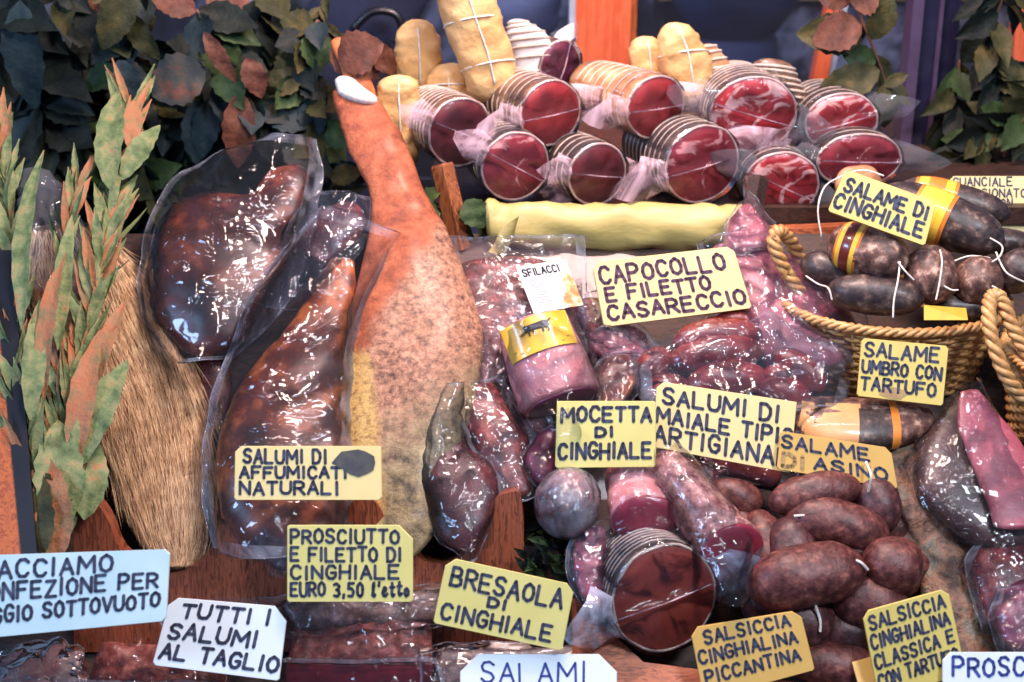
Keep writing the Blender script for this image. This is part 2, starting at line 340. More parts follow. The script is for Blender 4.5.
M['leaf_sage'] = leafm('sage_leaf', [(0.3, (64, 80, 49)), (0.48, (99, 114, 73)), (0.60, (128, 128, 86)), (0.70, (158, 110, 75)), (.8, (110, 117, 77))], 30)
M['leaf_peach'] = leafm('peach_dry_leaf', [(0.3, (103, 103, 68)), (0.5, (147, 103, 71)), (0.75, (163, 90, 57))], 28)
M['leaf_brown'] = leafm('rusty_dry_leaf', [(0.3, (60, 31, 24)), (0.55, (97, 57, 44)), (0.75, (115, 76, 60))], 22)
M['leaf_olive'] = leafm('olive_leaf', [(0.3, (33, 36, 18)), (0.55, (63, 61, 33)), (0.75, (100, 80, 43))], 22)
M['leaf_mixed'] = leafm('half_dry_leaf', [(0.35, (43, 50, 51)), (0.5, (61, 61, 56)), (0.62, (105, 64, 50))], 10)
M['fur'] = mottle('boar_bristle', [(0.3, (92, 62, 40)), (0.5, (150, 112, 76)), (0.72, (206, 170, 124))], 26, 5, 0.6, bs=0)
M['fur_dark'] = mottle('dark_boar_hide', [(0.3, (40, 28, 20)), (0.7, (92, 66, 44))], 26, 5, 0.8, bs=0.3)
M['skin'] = mottle('orange_ham_skin', [(0.3, (158, 74, 40)), (0.5, (204, 112, 66)), (0.72, (226, 146, 100))], 12, 5, 0.42, 0.35, 0.25, 0.5, 60)
M['bgwall'] = mottle('dim_blue_back_wall', [(0.36, (26, 24, 30)), (0.48, (54, 52, 60)), (0.55, (140, 134, 146)), (0.62, (70, 66, 76))], 5, 4, 0.7, bs=0)
M['tan'] = mottle('tan_back_counter', [(0.3, (120, 92, 56)), (0.7, (156, 122, 78))], 6, 3, 0.6, bs=0)
M['denim'] = mottle('dark_blue_cloth', [(0.3, (14, 18, 38)), (0.7, (34, 44, 78))], 14, 4, 0.8, bs=0.6, bscale=18)
M['greyblue'] = mottle('grey_blue_reflection', [(0.3, (90, 96, 120)), (0.7, (140, 146, 170))], 6, 3, 0.8, bs=0.4)  # tone of a greyish reflection, given to the lump behind the glass
M['base'] = mottle('dark_display_base', [(0.3, (24, 18, 18)), (0.7, (46, 34, 32))], 10, 4, 0.7, bs=0.2)

# ------------------------------------------------------------------ hand lettering
G = {'A': [[(0, 0), (.5, 1), (1, 0)], [(.2, .36), (.8, .36)]],
 'B': [[(0, 0), (0, 1), (.6, 1), (.85, .88), (.85, .66), (.6, .53), (0, .53)], [(.6, .53), (.95, .4), (.95, .13), (.6, 0), (0, 0)]],
 'C': [[(.95, .82), (.7, 1), (.3, .98), (.05, .7), (.05, .3), (.3, .02), (.7, 0), (.95, .18)]],
 'D': [[(0, 0), (0, 1), (.5, 1), (.9, .75), (.95, .4), (.75, .1), (.4, 0), (0, 0)]],
 'E': [[(.9, 1), (0, 1), (0, 0), (.95, 0)], [(0, .52), (.75, .52)]], 'F': [[(.95, 1), (0, 1), (0, 0)], [(0, .52), (.75, .52)]],
 'G': [[(.95, .82), (.7, 1), (.3, .98), (.05, .7), (.05, .3), (.3, .02), (.7, 0), (.95, .2), (.95, .45), (.55, .45)]],
 'H': [[(0, 0), (0, 1)], [(1, 0), (1, 1)], [(0, .5), (1, .5)]], 'I': [[(.5, 0), (.5, 1)]],
 'L': [[(0, 1), (0, 0), (.9, 0)]], 'M': [[(0, 0), (.05, 1), (.5, .35), (.95, 1), (1, 0)]], 'N': [[(0, 0), (0, 1), (1, 0), (1, 1)]],
 'O': [[(.5, 1), (.12, .82), (0, .5), (.12, .15), (.5, 0), (.88, .15), (1, .5), (.88, .82), (.5, 1)]],
 'P': [[(0, 0), (0, 1), (.6, 1), (.92, .85), (.92, .62), (.6, .46), (0, .46)]],
 'R': [[(0, 0), (0, 1), (.6, 1), (.92, .85), (.92, .62), (.6, .48), (0, .48)], [(.45, .48), (1, 0)]],
 'S': [[(.92, .85), (.65, 1), (.25, .97), (.05, .78), (.2, .57), (.75, .44), (.95, .22), (.72, .02), (.3, 0), (.03, .17)]],
 'T': [[(0, 1), (1, 1)], [(.5, 1), (.5, 0)]], 'U': [[(0, 1), (0, .3), (.2, .04), (.5, 0), (.8, .04), (1, .3), (1, 1)]],
 'V': [[(0, 1), (.5, 0), (1, 1)]], 'Z': [[(.05, 1), (.95, 1), (.05, 0), (1, 0)]],
 '0': [[(.5, 1), (.15, .8), (.08, .5), (.15, .15), (.5, 0), (.85, .15), (.92, .5), (.85, .8), (.5, 1)]],
 '3': [[(.1, .9), (.45, 1), (.85, .8), (.7, .56), (.4, .52), (.75, .46), (.92, .22), (.6, 0), (.1, .08)]],
 '5': [[(.9, 1), (.2, 1), (.15, .58), (.6, .62), (.92, .35), (.7, .03), (.1, .05)]],
 ',': [[(.5, .08), (.3, -.18)]], "'": [[(.5, 1.1), (.4, .8)]], '.': [[(.5, .0), (.5, .05)]],
 'l': [[(.1, .1), (.6, .8), (.5, 1.05), (.3, .8), (.3, .1), (.6, 0), (.9, .15)]],
 'e': [[(0, .25), (.6, .4), (.7, .6), (.4, .68), (.1, .4), (.2, .05), (.6, 0), (1, .2)]],
 't': [[(.5, 1), (.4, .2), (.6, 0), (.95, .15)], [(.1, .68), (.9, .7)]],
 'o': [[(.5, .6), (.15, .5), (.1, .2), (.4, 0), (.8, .12), (.85, .42), (.5, .6)]]}
WD = {'I': .28, ' ': .45, ',': .3, "'": .25, '.': .3, 'M': 1.12, 'l': .45, 'e': .6, 't': .6, 'o': .6}
def strokes(text, x0, x1, yb, h, slant=0.0, rise=0.0, jit=0.05):
    tot = sum(WD.get(c, .85) for c in text) + .34 * (len(text) - 1); k = (x1 - x0) / tot; x = x0; out = []
    for c in text:
        cw = WD.get(c, .85) * k; dy = rnd.uniform(-jit, jit) * h; sh = 1 + rnd.uniform(-jit, jit)
        for pl in G.get(c, []):
            if c == 'I': pl = [(.5 , a[1]) for a in pl]
            q = []
            for a, b in pl:
                xx = x + a * cw + slant * b * h; q.append((xx + rnd.uniform(-.02, .02) * k, yb + dy + b * h * sh + rise * (xx - x0) / max(1e-6, (x1 - x0))))
            out.append(q)
        x += cw + .34 * k
    return out
def paint(strk, wid, f):
    """strk in card units (cm-like), f maps (x,y) to a place on the card"""
    vs, fs = [], []
    for q in strk:
        for i, (x, y) in enumerate(q):
            r = wid * rnd.uniform(.92, 1.08); k = len(vs)
            for a in range(8): vs.append(f(x + r * math.cos(a * math.pi / 4), y + r * math.sin(a * math.pi / 4)))
            fs.append(tuple(range(k, k + 8)))
            if i:
                ax, ay = q[i - 1]; dx, dy = x - ax, y - ay; l_ = math.hypot(dx, dy) or 1; nx, ny = -dy / l_ * wid, dx / l_ * wid; k = len(vs)
                vs += [f(ax + nx, ay + ny), f(x + nx, y + ny), f(x - nx, y - ny), f(ax - nx, ay - ny)]; fs.append((k + 3, k + 2, k + 1, k))
    return vs, fs
def card(corners, h, mat, lines, label, wid=2.6, ink='ink', th=0.003, tilt=64, yaw=0, cut=(7, 7, 7, 7), slant=0.0, group=None, back=None, extra=None, at=None):
    """corners TL,TR,BR,BL in the picture; lines = (text,x0,x1,ybase,height) in picture pixels of the unrotated card"""
    TL, TR, BR, BL = corners; cx = sum(c[0] for c in corners) / 4; cy = sum(c[1] for c in corners) / 4
    a = math.radians(tilt); N = V((0, -math.sin(a), math.cos(a))); N.rotate(Matrix.Rotation(math.radians(yaw), 3, 'Z'))
    P0 = at if at is not None else S(cx, cy, h)
    W_ = (math.dist(TL, TR) + math.dist(BL, BR)) / 2; H_ = (math.dist(TL, BL) + math.dist(TR, BR)) / 2
    C3 = [hit(c[0], c[1], P0, N) for c in corners]
    def f(x, y, up=0.0005):
        s, t = x / W_, y / H_
        p = (C3[0] * (1 - s) + C3[1] * s) * t + (C3[3] * (1 - s) + C3[2] * s) * (1 - t)
        return p + N * up
    pl = []
    for i, (x, y) in enumerate(((0, H_), (W_, H_), (W_, 0), (0, 0))):
        c = cut[i]
        if not c: pl.append((x, y)); continue
        sx = 1 if x == 0 else -1; sy = 1 if y == 0 else -1
        e = [(x, y + sy * c), (x + sx * c, y)]
        pl += e if i in (0, 2) else e[::-1]
    poly = [f(x, y, 0) for x, y in pl]
    base = f(W_ / 2, 0, 0)
    t = thing('price_card' if 'price' in label else 'sign_card', label, 'sign', base, group)
    cm_ = mk('card', prism(poly, -N * th, 0.0007), mat, t, smooth=False)
    st = []
    for ln in lines: st += strokes(ln[0], ln[1], ln[2], ln[3], ln[4], slant, ln[5] if len(ln) > 5 else 0)
    mk('lettering', paint(st, wid * .72, f), M[ink], cm_, smooth=False)
    if extra: extra(t, f, W_, H_)
    return t

# ================================================================== the setting
def struct(name, vf, mat, smooth=False): return mk(name, vf, mat, kind='structure', smooth=smooth)
struct('floor', box(-1.6, 1.6, -0.75, 2.6, -0.42, -0.40), M['base'])
struct('wall_back', box(-1.6, 1.6, 2.4, 2.44, -0.40, 1.3), M['bgwall'])
def boardpoly(px0, px1, pyt, pyb):
    return [S(px0, pyt, 0), S(px1, pyt, 0), S(px1, pyb, 0), S(px0, pyb, 0)]
struct('trim_slope', prism([RT * -0.75 + RV * -0.42, RT * 0.75 + RV * -0.42, RT * 0.75 + RV * 0.14, RT * -0.75 + RV * 0.14][::-1], -RN * 0.02), M['wood_dark'])
SZ = 0.112
struct('trim_shelf', box(-0.10, 0.75, 0.138, 0.62, SZ - 0.02, SZ), M['wood_dark'])
# window behind the shelf
WY = 0.80
def uprightbox(px0, px1, Y, z0, z1, d):
    a, b = AT(px0, 40, Y), AT(px1, 40, Y); return box(a.x, b.x, Y, Y + d, z0, z1)
struct('window_1', box(-0.62, 0.62, WY + 0.02, WY + 0.024, -0.05, 1.2), M['glass'])
struct('trim_2', uprightbox(575, 630, 0.74, -0.05, 1.2, 0.05), M['wood_orange'])
struct('trim_3', uprightbox(569, 575, 0.73, -0.05, 1.2, 0.05), M['silver'])
struct('trim_4', uprightbox(630, 636, 0.75, -0.05, 1.2, 0.05), M['wood_warm'])
a0, a1 = AT(838, -10, 0.78), AT(812, 120, 0.78); dn = (a1 - a0) * 4
struct('trim_5', prism([a0 - RT * .011, a0 + RT * .011, a0 + dn + RT * .011, a0 + dn - RT * .011][::-1], V((0, .03, 0))), M['wood_orange'])
struct('trim_6', prism([a0 + RT * .013 + V((0, .005, 0)), a0 + RT * .021 + V((0, .005, 0)), a0 + dn + RT * .021 + V((0, .005, 0)), a0 + dn + RT * .013 + V((0, .005, 0))][::-1], V((0, .03, 0))), M['silver'])
# tall dark post on the right, leaning edge
def post(p, Y, mat, name, d):
    q = [AT(x, y, Y) for x, y in p]; lo, hi = q[2], q[1]; q[2] = q[2] + (q[2] - q[1]) * 0.6; q[3] = q[3] + (q[3] - q[0]) * 0.6; q[0] = q[0] + (q[0] - q[3]) * 0.2; q[1] = q[1] + (q[1] - q[2]) * 0.2
    struct(name, prism(q, V((0, d, 0)), 0.002), mat)
post([(925, 0), (962, 0), (944, 175), (908, 175)], 0.42, M['navy_metal'], 'trim_7', 0.03)
post([(914, 0), (925, 0), (908, 175), (897, 175)], 0.41, M['mauve_metal'], 'trim_8', 0.04)
post([(941, 0), (945, 0), (928, 175), (924, 175)], 0.413, M['mauve_metal'], 'trim_9', 0.006)
post([(1018, 0), (1040, 0), (1030, 75), (1012, 75)], 0.60, M['wood_orange'], 'trim_10', 0.03)
post([(206, -5), (250, -5), (252, 60), (206, 60)], 0.62, M['wood_pale'], 'trim_11', 0.04)
post([(250, -5), (257, -5), (259, 60), (252, 60)], 0.62, M['silver'], 'trim_12', 0.04)
# left side of the case: orange wood with a black edge
struct('wall_left', prism([S(-140, 250, 0.14), S(-8, 250, 0.14), S(27, 580, 0.14), S(-140, 580, 0.14)], -RN * 0.03), M['wood_warm'])
struct('trim_13', prism([S(-8, 250, 0.142), S(12, 250, 0.142), S(39, 580, 0.142), S(24, 580, 0.142)], -RN * 0.035), M['black'])

# behind the glass
t = thing('counter', 'tan counter seen dimly through the window glass', 'counter', (0.55, 1.45, -0.40))
mk('cabinet', box(0.30, 1.25, 1.45, 1.75, -0.40, 0.130), M['bgwall'], t, smooth=False)
mk('counter_top', box(0.28, 1.27, 1.42, 1.78, 0.130, 0.168), M['tan'], t, smooth=False)
def lump(c, r, sx=1, sy=1, sz=1, amp=0.15, seed=0, n=18):
    cs = []; us = []; ws = []
    for i in range(n):
        a = math.pi * (i + .5) / n; cs.append(V(c) + V((0, 0, -math.cos(a) * r * sz))); us.append(V((math.sin(a) * r * sx, 0, 0))); ws.append(V((0, math.sin(a) * r * sy, 0)))
    return rings(cs, us, ws, 24, True, r * amp, 2.2 / r * 0.6, seed)
for i, (x, y, r, m_, lb) in enumerate([(500, 0, .10, 'greyblue', 'grey blue lump standing for a reflection, between the tall yellow roll and orange post'), (735, -8, .10, 'denim', 'dark blue sack behind the glass, right of the orange post')]):  # the grey blue one shapes a greyish reflection as a solid lump
    p = AT(x, y, 1.20); zz = p.z - .12
    tag_ = mk('back_lump', join(lump(p, r, 1.1, .6, 1.0, seed=i), tube([V((p.x, p.y, p.z - r * .8)), V((p.x, p.y, -0.40))], [r * .8, r * .95], 20)), M[m_], label=lb, cat='sack')
t = thing('hanging_jacket', 'dark blue cloth garment hanging behind the leaves, left of the yellow rolls', 'jacket', AT(330, 150, 0.66))
cs = [(318, -20, 440, -20), (300, 40, 410, 40), (296, 100, 400, 100), (290, 170, 400, 170), (290, 230, 400, 230)]
mk('cloth', slab(cs, 0, 0.35, amp=0.01, sc=14, place=lambda x, y, h: AT(x, y, 0.66)), M['denim'], t)
mk('collar', tube([AT(x, y, 0.60) for x, y in ((352, 30), (372, 12), (395, 14), (402, 30), (396, 44))], .006, 8, 20), M['black'], t)

# ================================================================== wooden ham rack
RP = S(300, 640, 0.012); a = math.radians(74); RKN = V((0, -math.sin(a), math.cos(a)))
out = crom([(74, 640), (74, 560), (78, 512), (92, 500), (108, 520), (122, 552), (160, 574), (200, 560), (222, 524), (230, 504), (244, 501), (256, 510), (262, 545), (290, 572), (330, 566), (345, 520), (352, 502), (364, 497), (378, 505), (398, 540), (430, 563), (462, 556), (482, 525), (494, 500), (508, 493), (521, 498), (524, 560), (524, 640)], 110)
def rk(x, y, d=0.0): return hit(x, y, RP, RKN) + RKN * d
def strip_plank(top, ybot, d0, d1):
    vs, fs = [], []; n = len(top)
    for d in (d0, d1):
        for x, y in top: vs.append(rk(x, y, d)); vs.append(rk(x, ybot, d))
    for i in range(n - 1):
        a_, b_ = 2 * i, 2 * i + 2; fs.append((a_ + 1, b_ + 1, b_, a_)); k = 2 * n; fs.append((k + a_, k + b_, k + b_ + 1, k + a_ + 1)); fs.append((a_, b_, k + b_, k + a_))
    fs.append((0, 2 * n, 2 * n + 1, 1)); fs.append((2 * n - 2, 2 * n - 1, 4 * n - 1, 4 * n - 2)); return vs, fs
top = [p for p in out if True]; top = [(74, 512)] + [p for p in top if p[1] < 600 and 74 < p[0] < 524 and not (p[0] < 77)] + [(524, 506)]
tt = [top[0]]
for p in top[1:]:
    if p[0] > tt[-1][0] + 0.4: tt.append(p)
mk('ham_rack', strip_plank(tt, 652, 0, -0.026), M['wood_rack'], label='reddish brown wooden rack with curved cutouts holding the hams and the bristly leg', cat='rack', smooth=False)
# tray at the bottom
mk('wooden_tray', prism([S(572, 596, .055), S(640, 660, .055), S(860, 690, .055), S(860, 740, .055), S(590, 740, .055), S(574, 690, .055)], -RN * 0.05, .004), M['wood_tray'], label='worn brown wooden tray under the big netted salami half', cat='tray', smooth=False)

# ================================================================== hams on the left
PM = {26 * 26: (26, 26), 34 * 34: (34, 34), 36 * 36: (36, 36)}
def pack(name, label, cat, body, mat, films, loc=None, group=None, extra=(), meat='meat'):
    lo = body[0][len(body[0]) // 2]
    t = thing(name, label, cat, loc or lo, group)
    mk(meat, body, mat, t)
    for f, m_ in films:
        pf = mk('plastic_film', f, [m_, M['margin']], t); n_m = PM.get(len(f[0]))
        if n_m: mk('film_edge', film_edge(f, *n_m), M['margin'], pf)
    for nm, vf, m_ in extra: mk(nm, vf, m_, t)
    return t
# A
b = slab([(296, 164, 308, 174), (276, 168, 308, 186), (262, 184, 300, 210), (252, 196, 286, 226), (214, 192, 282, 240), (172, 206, 290, 262), (152, 240, 278, 300), (148, 280, 262, 330), (158, 320, 236, 350), (176, 344, 214, 356)], .052, .42, n=40, amp=.006, sc=26)
f1 = film([(262, 140, 316, 140), (206, 160, 322, 172), (160, 196, 318, 214), (142, 250, 306, 262), (140, 305, 290, 300), (160, 345, 250, 345), (180, 362, 232, 360)], .058, .056, wr=.003, sc=26, n=34, m=34, flat=.08, mg=.80, mt=2)
pack('smoked_ham_pack', 'dark smoked ham leg vacuum-packed in clear plastic beside the sage bouquet, upper left', 'ham', b, M['smoked'], [(f1, M['film'])])
# B
b = slab([(334, 258, 352, 262), (322, 272, 354, 284), (304, 300, 350, 312), (280, 336, 346, 346), (246, 374, 346, 380), (224, 420, 350, 420), (214, 470, 352, 470), (220, 510, 345, 515), (240, 540, 330, 545)], .070, .42, n=40, amp=.006, sc=24, seed=4)
f1 = film([(322, 205, 404, 236), (292, 240, 392, 262), (252, 290, 376, 300), (232, 340, 362, 340), (214, 390, 356, 390), (204, 450, 358, 450), (204, 510, 356, 510), (215, 548, 340, 550)], .078, .058, wr=.003, sc=22, n=36, m=36, seed=3, flat=.1, mg=.80, mt=2)
pack('smoked_ham_pack', 'amber brown smoked ham in clear plastic, right beside the whole ham', 'ham', b, M['smoked2'], [(f1, M['film'])])
# C, pack behind B
b = slab([(334, 204, 360, 206), (312, 214, 368, 224), (302, 230, 356, 242), (292, 248, 330, 262)], .045, .45, amp=.005, seed=8)
f1 = film([(322, 192, 376, 200), (296, 210, 376, 224), (284, 240, 356, 256), (262, 280, 330, 290), (250, 305, 300, 310)], .05, .04, wr=.003, seed=5)
pack('meat_pack', 'dark meat in wrinkled plastic, mostly hidden between the two smoked hams', 'meat', b, M['darkpack'], [(f1, M['film_blue'])])
b = slab([(196, 352, 226, 352), (200, 380, 232, 384), (206, 420, 226, 430)], .035, .5, seed=9)
pack('meat_pack', 'small dark packed meat peeping between bristly leg and amber smoked ham', 'meat', b, M['darkpack'], [])

# whole prosciutto
t = thing('whole_ham', 'whole dry ham on the bone with orange skin and peppered side, standing in the rack', 'ham', S(400, 560, .03))
secs = [(336, 92, 376, 92), (338, 114, 390, 116), (345, 140, 401, 134), (356, 162, 408, 150), (366, 186, 415, 172), (372, 208, 426, 196), (370, 232, 444, 222), (358, 280, 462, 268), (350, 330, 480, 318), (346, 380, 482, 370), (346, 430, 468, 430), (352, 480, 452, 480), (366, 520, 440, 520), (382, 552, 420, 552)]
b = slab(secs, .066, .52, n=52, ns=44, amp=.005, sc=20, seed=2, wmax=.055)
m, nt, bs_ = newmat('whole_ham_surface')
co = coords(nt); nA = tnoise(nt, co, 14, 5); nB = tnoise(nt, co, 150, 4, .7)
pep = ramp(nt, nB, [(.34, (84, 58, 50)), (.47, (148, 102, 78)), (.66, (196, 146, 116))])
gre = ramp(nt, tnoise(nt, co, 60, 4, .7), [(.35, (66, 58, 44)), (.5, (132, 114, 82)), (.7, (172, 156, 116))])
fat = ramp(nt, nB, [(.33, (130, 90, 48)), (.5, (194, 158, 92))])
skin = ramp(nt, tnoise(nt, co, 46, 6, .7), [(.3, (104, 46, 28)), (.5, (160, 82, 50)), (.7, (190, 112, 76))])
sep = nt.nodes.new('ShaderNodeSeparateXYZ'); nt.links.new(co, sep.inputs[0])
def lin(kx, ky, kz, c, wob=.06):
    """soft 0..1 border across the ham, where kx*x+ky*y+kz*z+c changes sign"""
    v = nt.nodes.new('ShaderNodeVectorMath'); v.operation = 'DOT_PRODUCT'; nt.links.new(co, v.inputs[0]); v.inputs[1].default_value = (kx, ky, kz)
    a_ = nt.nodes.new('ShaderNodeMath'); a_.operation = 'ADD'; nt.links.new(v.outputs['Value'], a_.inputs[0]); a_.inputs[1].default_value = c
    n1 = nt.nodes.new('ShaderNodeMath'); n1.operation = 'MULTIPLY_ADD'; nt.links.new(tnoise(nt, co, 24, 4), n1.inputs[0]); n1.inputs[1].default_value = wob; nt.links.new(a_.outputs[0], n1.inputs[2])
    return n1.outputs[0]
def side(A, B, wob, soft, left=True):
    o = ORG[t]; a_ = S(*A, .1) - o; b_ = S(*B, .1) - o; d = (b_ - a_).normalized(); nrm = d.cross(VB).normalized()
    fac = lin(nrm.x, nrm.y, nrm.z, -nrm.dot(a_) - wob * .5, wob)
    return ramp(nt, fac, [(0.0, (0, 0, 0)), (soft, (1, 1, 1))])
def both(p, q): 
    m_ = nt.nodes.new('ShaderNodeMath'); m_.operation = 'MULTIPLY'; nt.links.new(p, m_.inputs[0]); nt.links.new(q, m_.inputs[1]); return m_.outputs[0]
c1 = mix(nt, side((352, 350), (440, 212), .04, .012), skin, pep)
c1 = mix(nt, side((340, 440), (500, 320), .08, .05), c1, gre)
c1 = mix(nt, both(side((374, 330), (392, 560), .025, .01), side((330, 356), (400, 330), .03, .01)), c1, fat)
nt.links.new(c1, bs_.inputs['Base Color']); bs_.inputs['Roughness'].default_value = .5; bs_.inputs['Coat Weight'].default_value = .2; bs_.inputs['Coat Roughness'].default_value = .3
bump(nt, bs_, tnoise(nt, co, 60, 7, .72), .9, .006)
mk('ham_body', b, m, t)
sh = slab([(330, 44, 350, 40), (336, 58, 360, 60), (344, 78, 372, 82), (344, 94, 376, 100)], .070, .8, n=16, ns=20, seed=5)
mk('shank_end', sh, M['skin'], t, label='orange shank bone end above the white band')
mk('cloth_band', slab([(335, 84, 364, 82), (338, 94, 377, 98)], .070, .95, n=8, amp=.0008), M['string'], t, label='white cloth band round the shank')

# ------------------------------------------------------------------ bristly boar leg
t = thing('boar_leg', 'boar leg covered in tan bristly fur, hanging into the rack behind the sage bouquet', 'meat', S(180, 556, .02))
secs = [(30, 232, 96, 226), (26, 270, 130, 262), (30, 310, 160, 300), (56, 350, 180, 344), (84, 390, 194, 386), (100, 430, 204, 430), (116, 470, 208, 474), (132, 510, 208, 514), (150, 545, 204, 546), (166, 562, 198, 562)]
mk('hide', slab(secs, .035, .35, n=30, amp=.004), M['fur_dark'], t)
sr = crom(secs, 60)
def hairs(num, frac, l0, l1, seed):
    r = random.Random(seed); vs, fs = [], []
    for _ in range(num):
        i = r.uniform(0, 58) if seed != 3 else 59 - abs(r.gauss(0, 7)); i = max(0, min(58, i)); k = int(i); a_, b_ = sr[k], sr[k + 1]; f = i - k; s = r.uniform(-.02, 1.02); q = 2 * s - 1
        def pt(i_, s_, dh):
            i_ = min(max(i_, 0), 59.0); k_ = min(int(i_), 58); f_ = i_ - k_; rr = [sr[k_][c] * (1 - f_) + sr[k_ + 1][c] * f_ for c in range(4)]
            A_, B_ = S(rr[0], rr[1], .035), S(rr[2], rr[3], .035); q_ = 2 * s_ - 1; hh = (B_ - A_).length * .5 * .35 * math.sqrt(max(0, 1 - min(1, q_ * q_)))
            return A_.lerp(B_, s_) + VB * (hh + dh)
        ln = r.uniform(l0, l1); sp = r.gauss(0, .08)
        over = max(0, i + ln * 30 - 59) 
        p0 = pt(i, s, 0); p1 = pt(i + ln * 14, s + sp * .5, r.uniform(.003, .010)); p2 = pt(i + ln * 27, s + sp * 1.3, r.uniform(.001, .020))
        d = (p2 - p1) * (over * .05); p2 = p2 + d
        wv = RT * r.uniform(.00025, .0005); k = len(vs)
        vs += [p0 - wv, p0 + wv, p1 - wv, p1 + wv, p2]; fs += [(k, k + 1, k + 3, k + 2), (k + 2, k + 3, k + 4)]
    return vs, fs
FURM = []
for nm, st in (('tan_bristles', [(.3, (170, 130, 90)), (.7, (226, 192, 150))]), ('brown_bristles', [(.3, (92, 60, 40)), (.7, (150, 104, 68))]), ('dark_bristles', [(.3, (36, 26, 22)), (.7, (74, 52, 40))])):
    FURM.append(mottle(nm, st, 60, 2, .55, bs=0))
h = []
for j, (num, sd) in enumerate(((9000, 1), (4200, 2), (2600, 3))):
    v_, f_ = hairs(num, 0, .25, .8, sd); h.append((v_, f_, [j] * len(f_)))
o = mk('fur', join(*h), FURM, t, kind='stuff', smooth=False)

# ------------------------------------------------------------------ middle packs
def quadpack(name, label, outline, h, mat, fmat, depth=.5, wr=.002, n=26, seed=0, grow=6, meatname='meat', amp=.004, sc=40, pw=.8, fr=None, fsc=50, cat='meat', frows=None, extra=(), group=None, smooth_h=None):
    b = slab(outline, h, depth, n=n, amp=amp, sc=sc, seed=seed, pw=pw)
    if frows is None:
        a_, z_ = outline[0], outline[-1]; frows = []
        for r_ in outline:
            dx, dy = r_[2] - r_[0], r_[3] - r_[1]; l_ = math.hypot(dx, dy); frows.append((r_[0] - dx / l_ * grow, r_[1] - dy / l_ * grow, r_[2] + dx / l_ * grow, r_[3] + dy / l_ * grow))
        def ext(p, q, k): return tuple(p[i] + (p[i] - q[i]) * k for i in range(4))
        frows = [ext(frows[0], frows[1], .5)] + frows + [ext(frows[-1], frows[-2], .5)]
    wmid = max((S(r_[2], r_[3], h) - S(r_[0], r_[1], h)).length for r_ in outline) / 2 * depth
    f = film(frows, h + .002, wmid * 1.06 + .003, wr=wr, seed=seed, sc=fsc, flat=.06)
    return pack(name, label, cat, b, mat, [(f, M[fmat])], extra=extra, group=group, meat=meatname)
# shredded meat bag
pack('shredded_meat_bag', 'clear bag of shredded red meat with a printed white label, beside the whole ham', 'bag',
     slab([(456, 268, 548, 262), (452, 290, 566, 284), (456, 315, 574, 312), (464, 345, 574, 342), (476, 372, 560, 366)], .040, .30, n=30, amp=.007, sc=60, seed=3, pw=.8), M['redpack'],
     [(film([(445, 238, 584, 236), (450, 258, 586, 258), (452, 285, 586, 285), (452, 320, 590, 318), (462, 350, 590, 345), (474, 378, 580, 376)], .044, .022, wr=.0022, sc=38, seed=6, flat=.05), M['film_pink'])], meat='shredded_meat')
bag = [o for o in COL.objects if o.name.startswith('shredded_meat_bag')][0]
P0 = S(548, 290, .076); N = V((0, -math.sin(math.radians(58)), math.cos(math.radians(58))))
def lab(x, y, d=0): return hit(x, y, P0, N) + N * d
lb = mk('label', prism([lab(516, 267), lab(566, 259), lab(580, 305), lab(534, 314)], -N * .0006), M['white_paper'], bag, label='white printed label', smooth=False)
ORG[lb] = ORG[bag]
A0, A1, A2 = (516, 267), (566, 259), (534, 314)
def luv(s, t, d=.0004): return lab(A0[0] + (A1[0] - A0[0]) * s + (A2[0] - A0[0]) * t, A0[1] + (A1[1] - A0[1]) * s + (A2[1] - A0[1]) * t, d)
st = strokes('SFILACCI', 4, 40, 39, 7, jit=0)
mk('print', paint([[(x, y) for x, y in q] for q in st], .75, lambda x, y: luv(x / 50, 1 - y / 50)), M['black'], lb, smooth=False)
gl = []
for k in range(11): 
    y = 34 - k * 2.6; gl.append([(7, y), (rnd.uniform(17, 25), y)])
mk('small_print', paint(gl, .32, lambda x, y: luv(x / 50, 1 - y / 50)), M['silver'], lb, smooth=False)
mk('picture', ([luv(x, y) for x, y in ((.80, .25), (.92, .18), (1.0, .5), (1.0, .98), (.74, .98), (.62, .86), (.78, .6))], [(0, 1, 2, 3, 4, 5, 6)]), mottle('orange_food_picture', [(.35, (196, 96, 40)), (.5, (232, 160, 90)), (.65, (246, 226, 190))], 90, 3, .4, .4, bs=0), lb, label='orange printed picture', smooth=False)

# piece with pig label
t = thing('meat_pack', 'round cut salami piece in tight film with a yellow pig label', 'salami', S(550, 400, .06))
p0, p1 = S(533, 326, .085), S(560, 398, .075); ax = (p1 - p0).normalized(); uu = (S(590, 375, .08) - S(515, 385, .08)); uu = (uu - ax * uu.dot(ax)).normalized(); ww = ax.cross(uu)
if ww.dot(VB) < 0: ww = -ww
cs = [p0 - ax * .004, p0 - ax * .003, p0, p0.lerp(p1, .3), p0.lerp(p1, .6), p1, p1 + ax * .004]; rr = [.020, .034, .038, .041, .043, .044, .041]
mk('salami_piece', rings(cs, [uu * r for r in rr], [ww * r * .8 for r in rr], 40, True, .0016, 40), M['palepack'], t)
mk('cut_face', rings([p1 + ax * .0045, p1 + ax * .0065], [uu * .040, uu * .036], [ww * .032, ww * .029], 40), M['purple'], t)
cf = []
for k in range(17):
    a_ = math.radians(28 + k * 7.2); cf.append((a_, ))
vs, fs = [], []
for i, s in enumerate((-.004, .009, .022, .035)):
    for (a_,) in cf:
        r = .0425; c = p0.lerp(p1, .0) + ax * (s + .006); vs.append(c + uu * (-math.cos(a_) * r) + ww * (math.sin(a_) * r * .8 + .002))
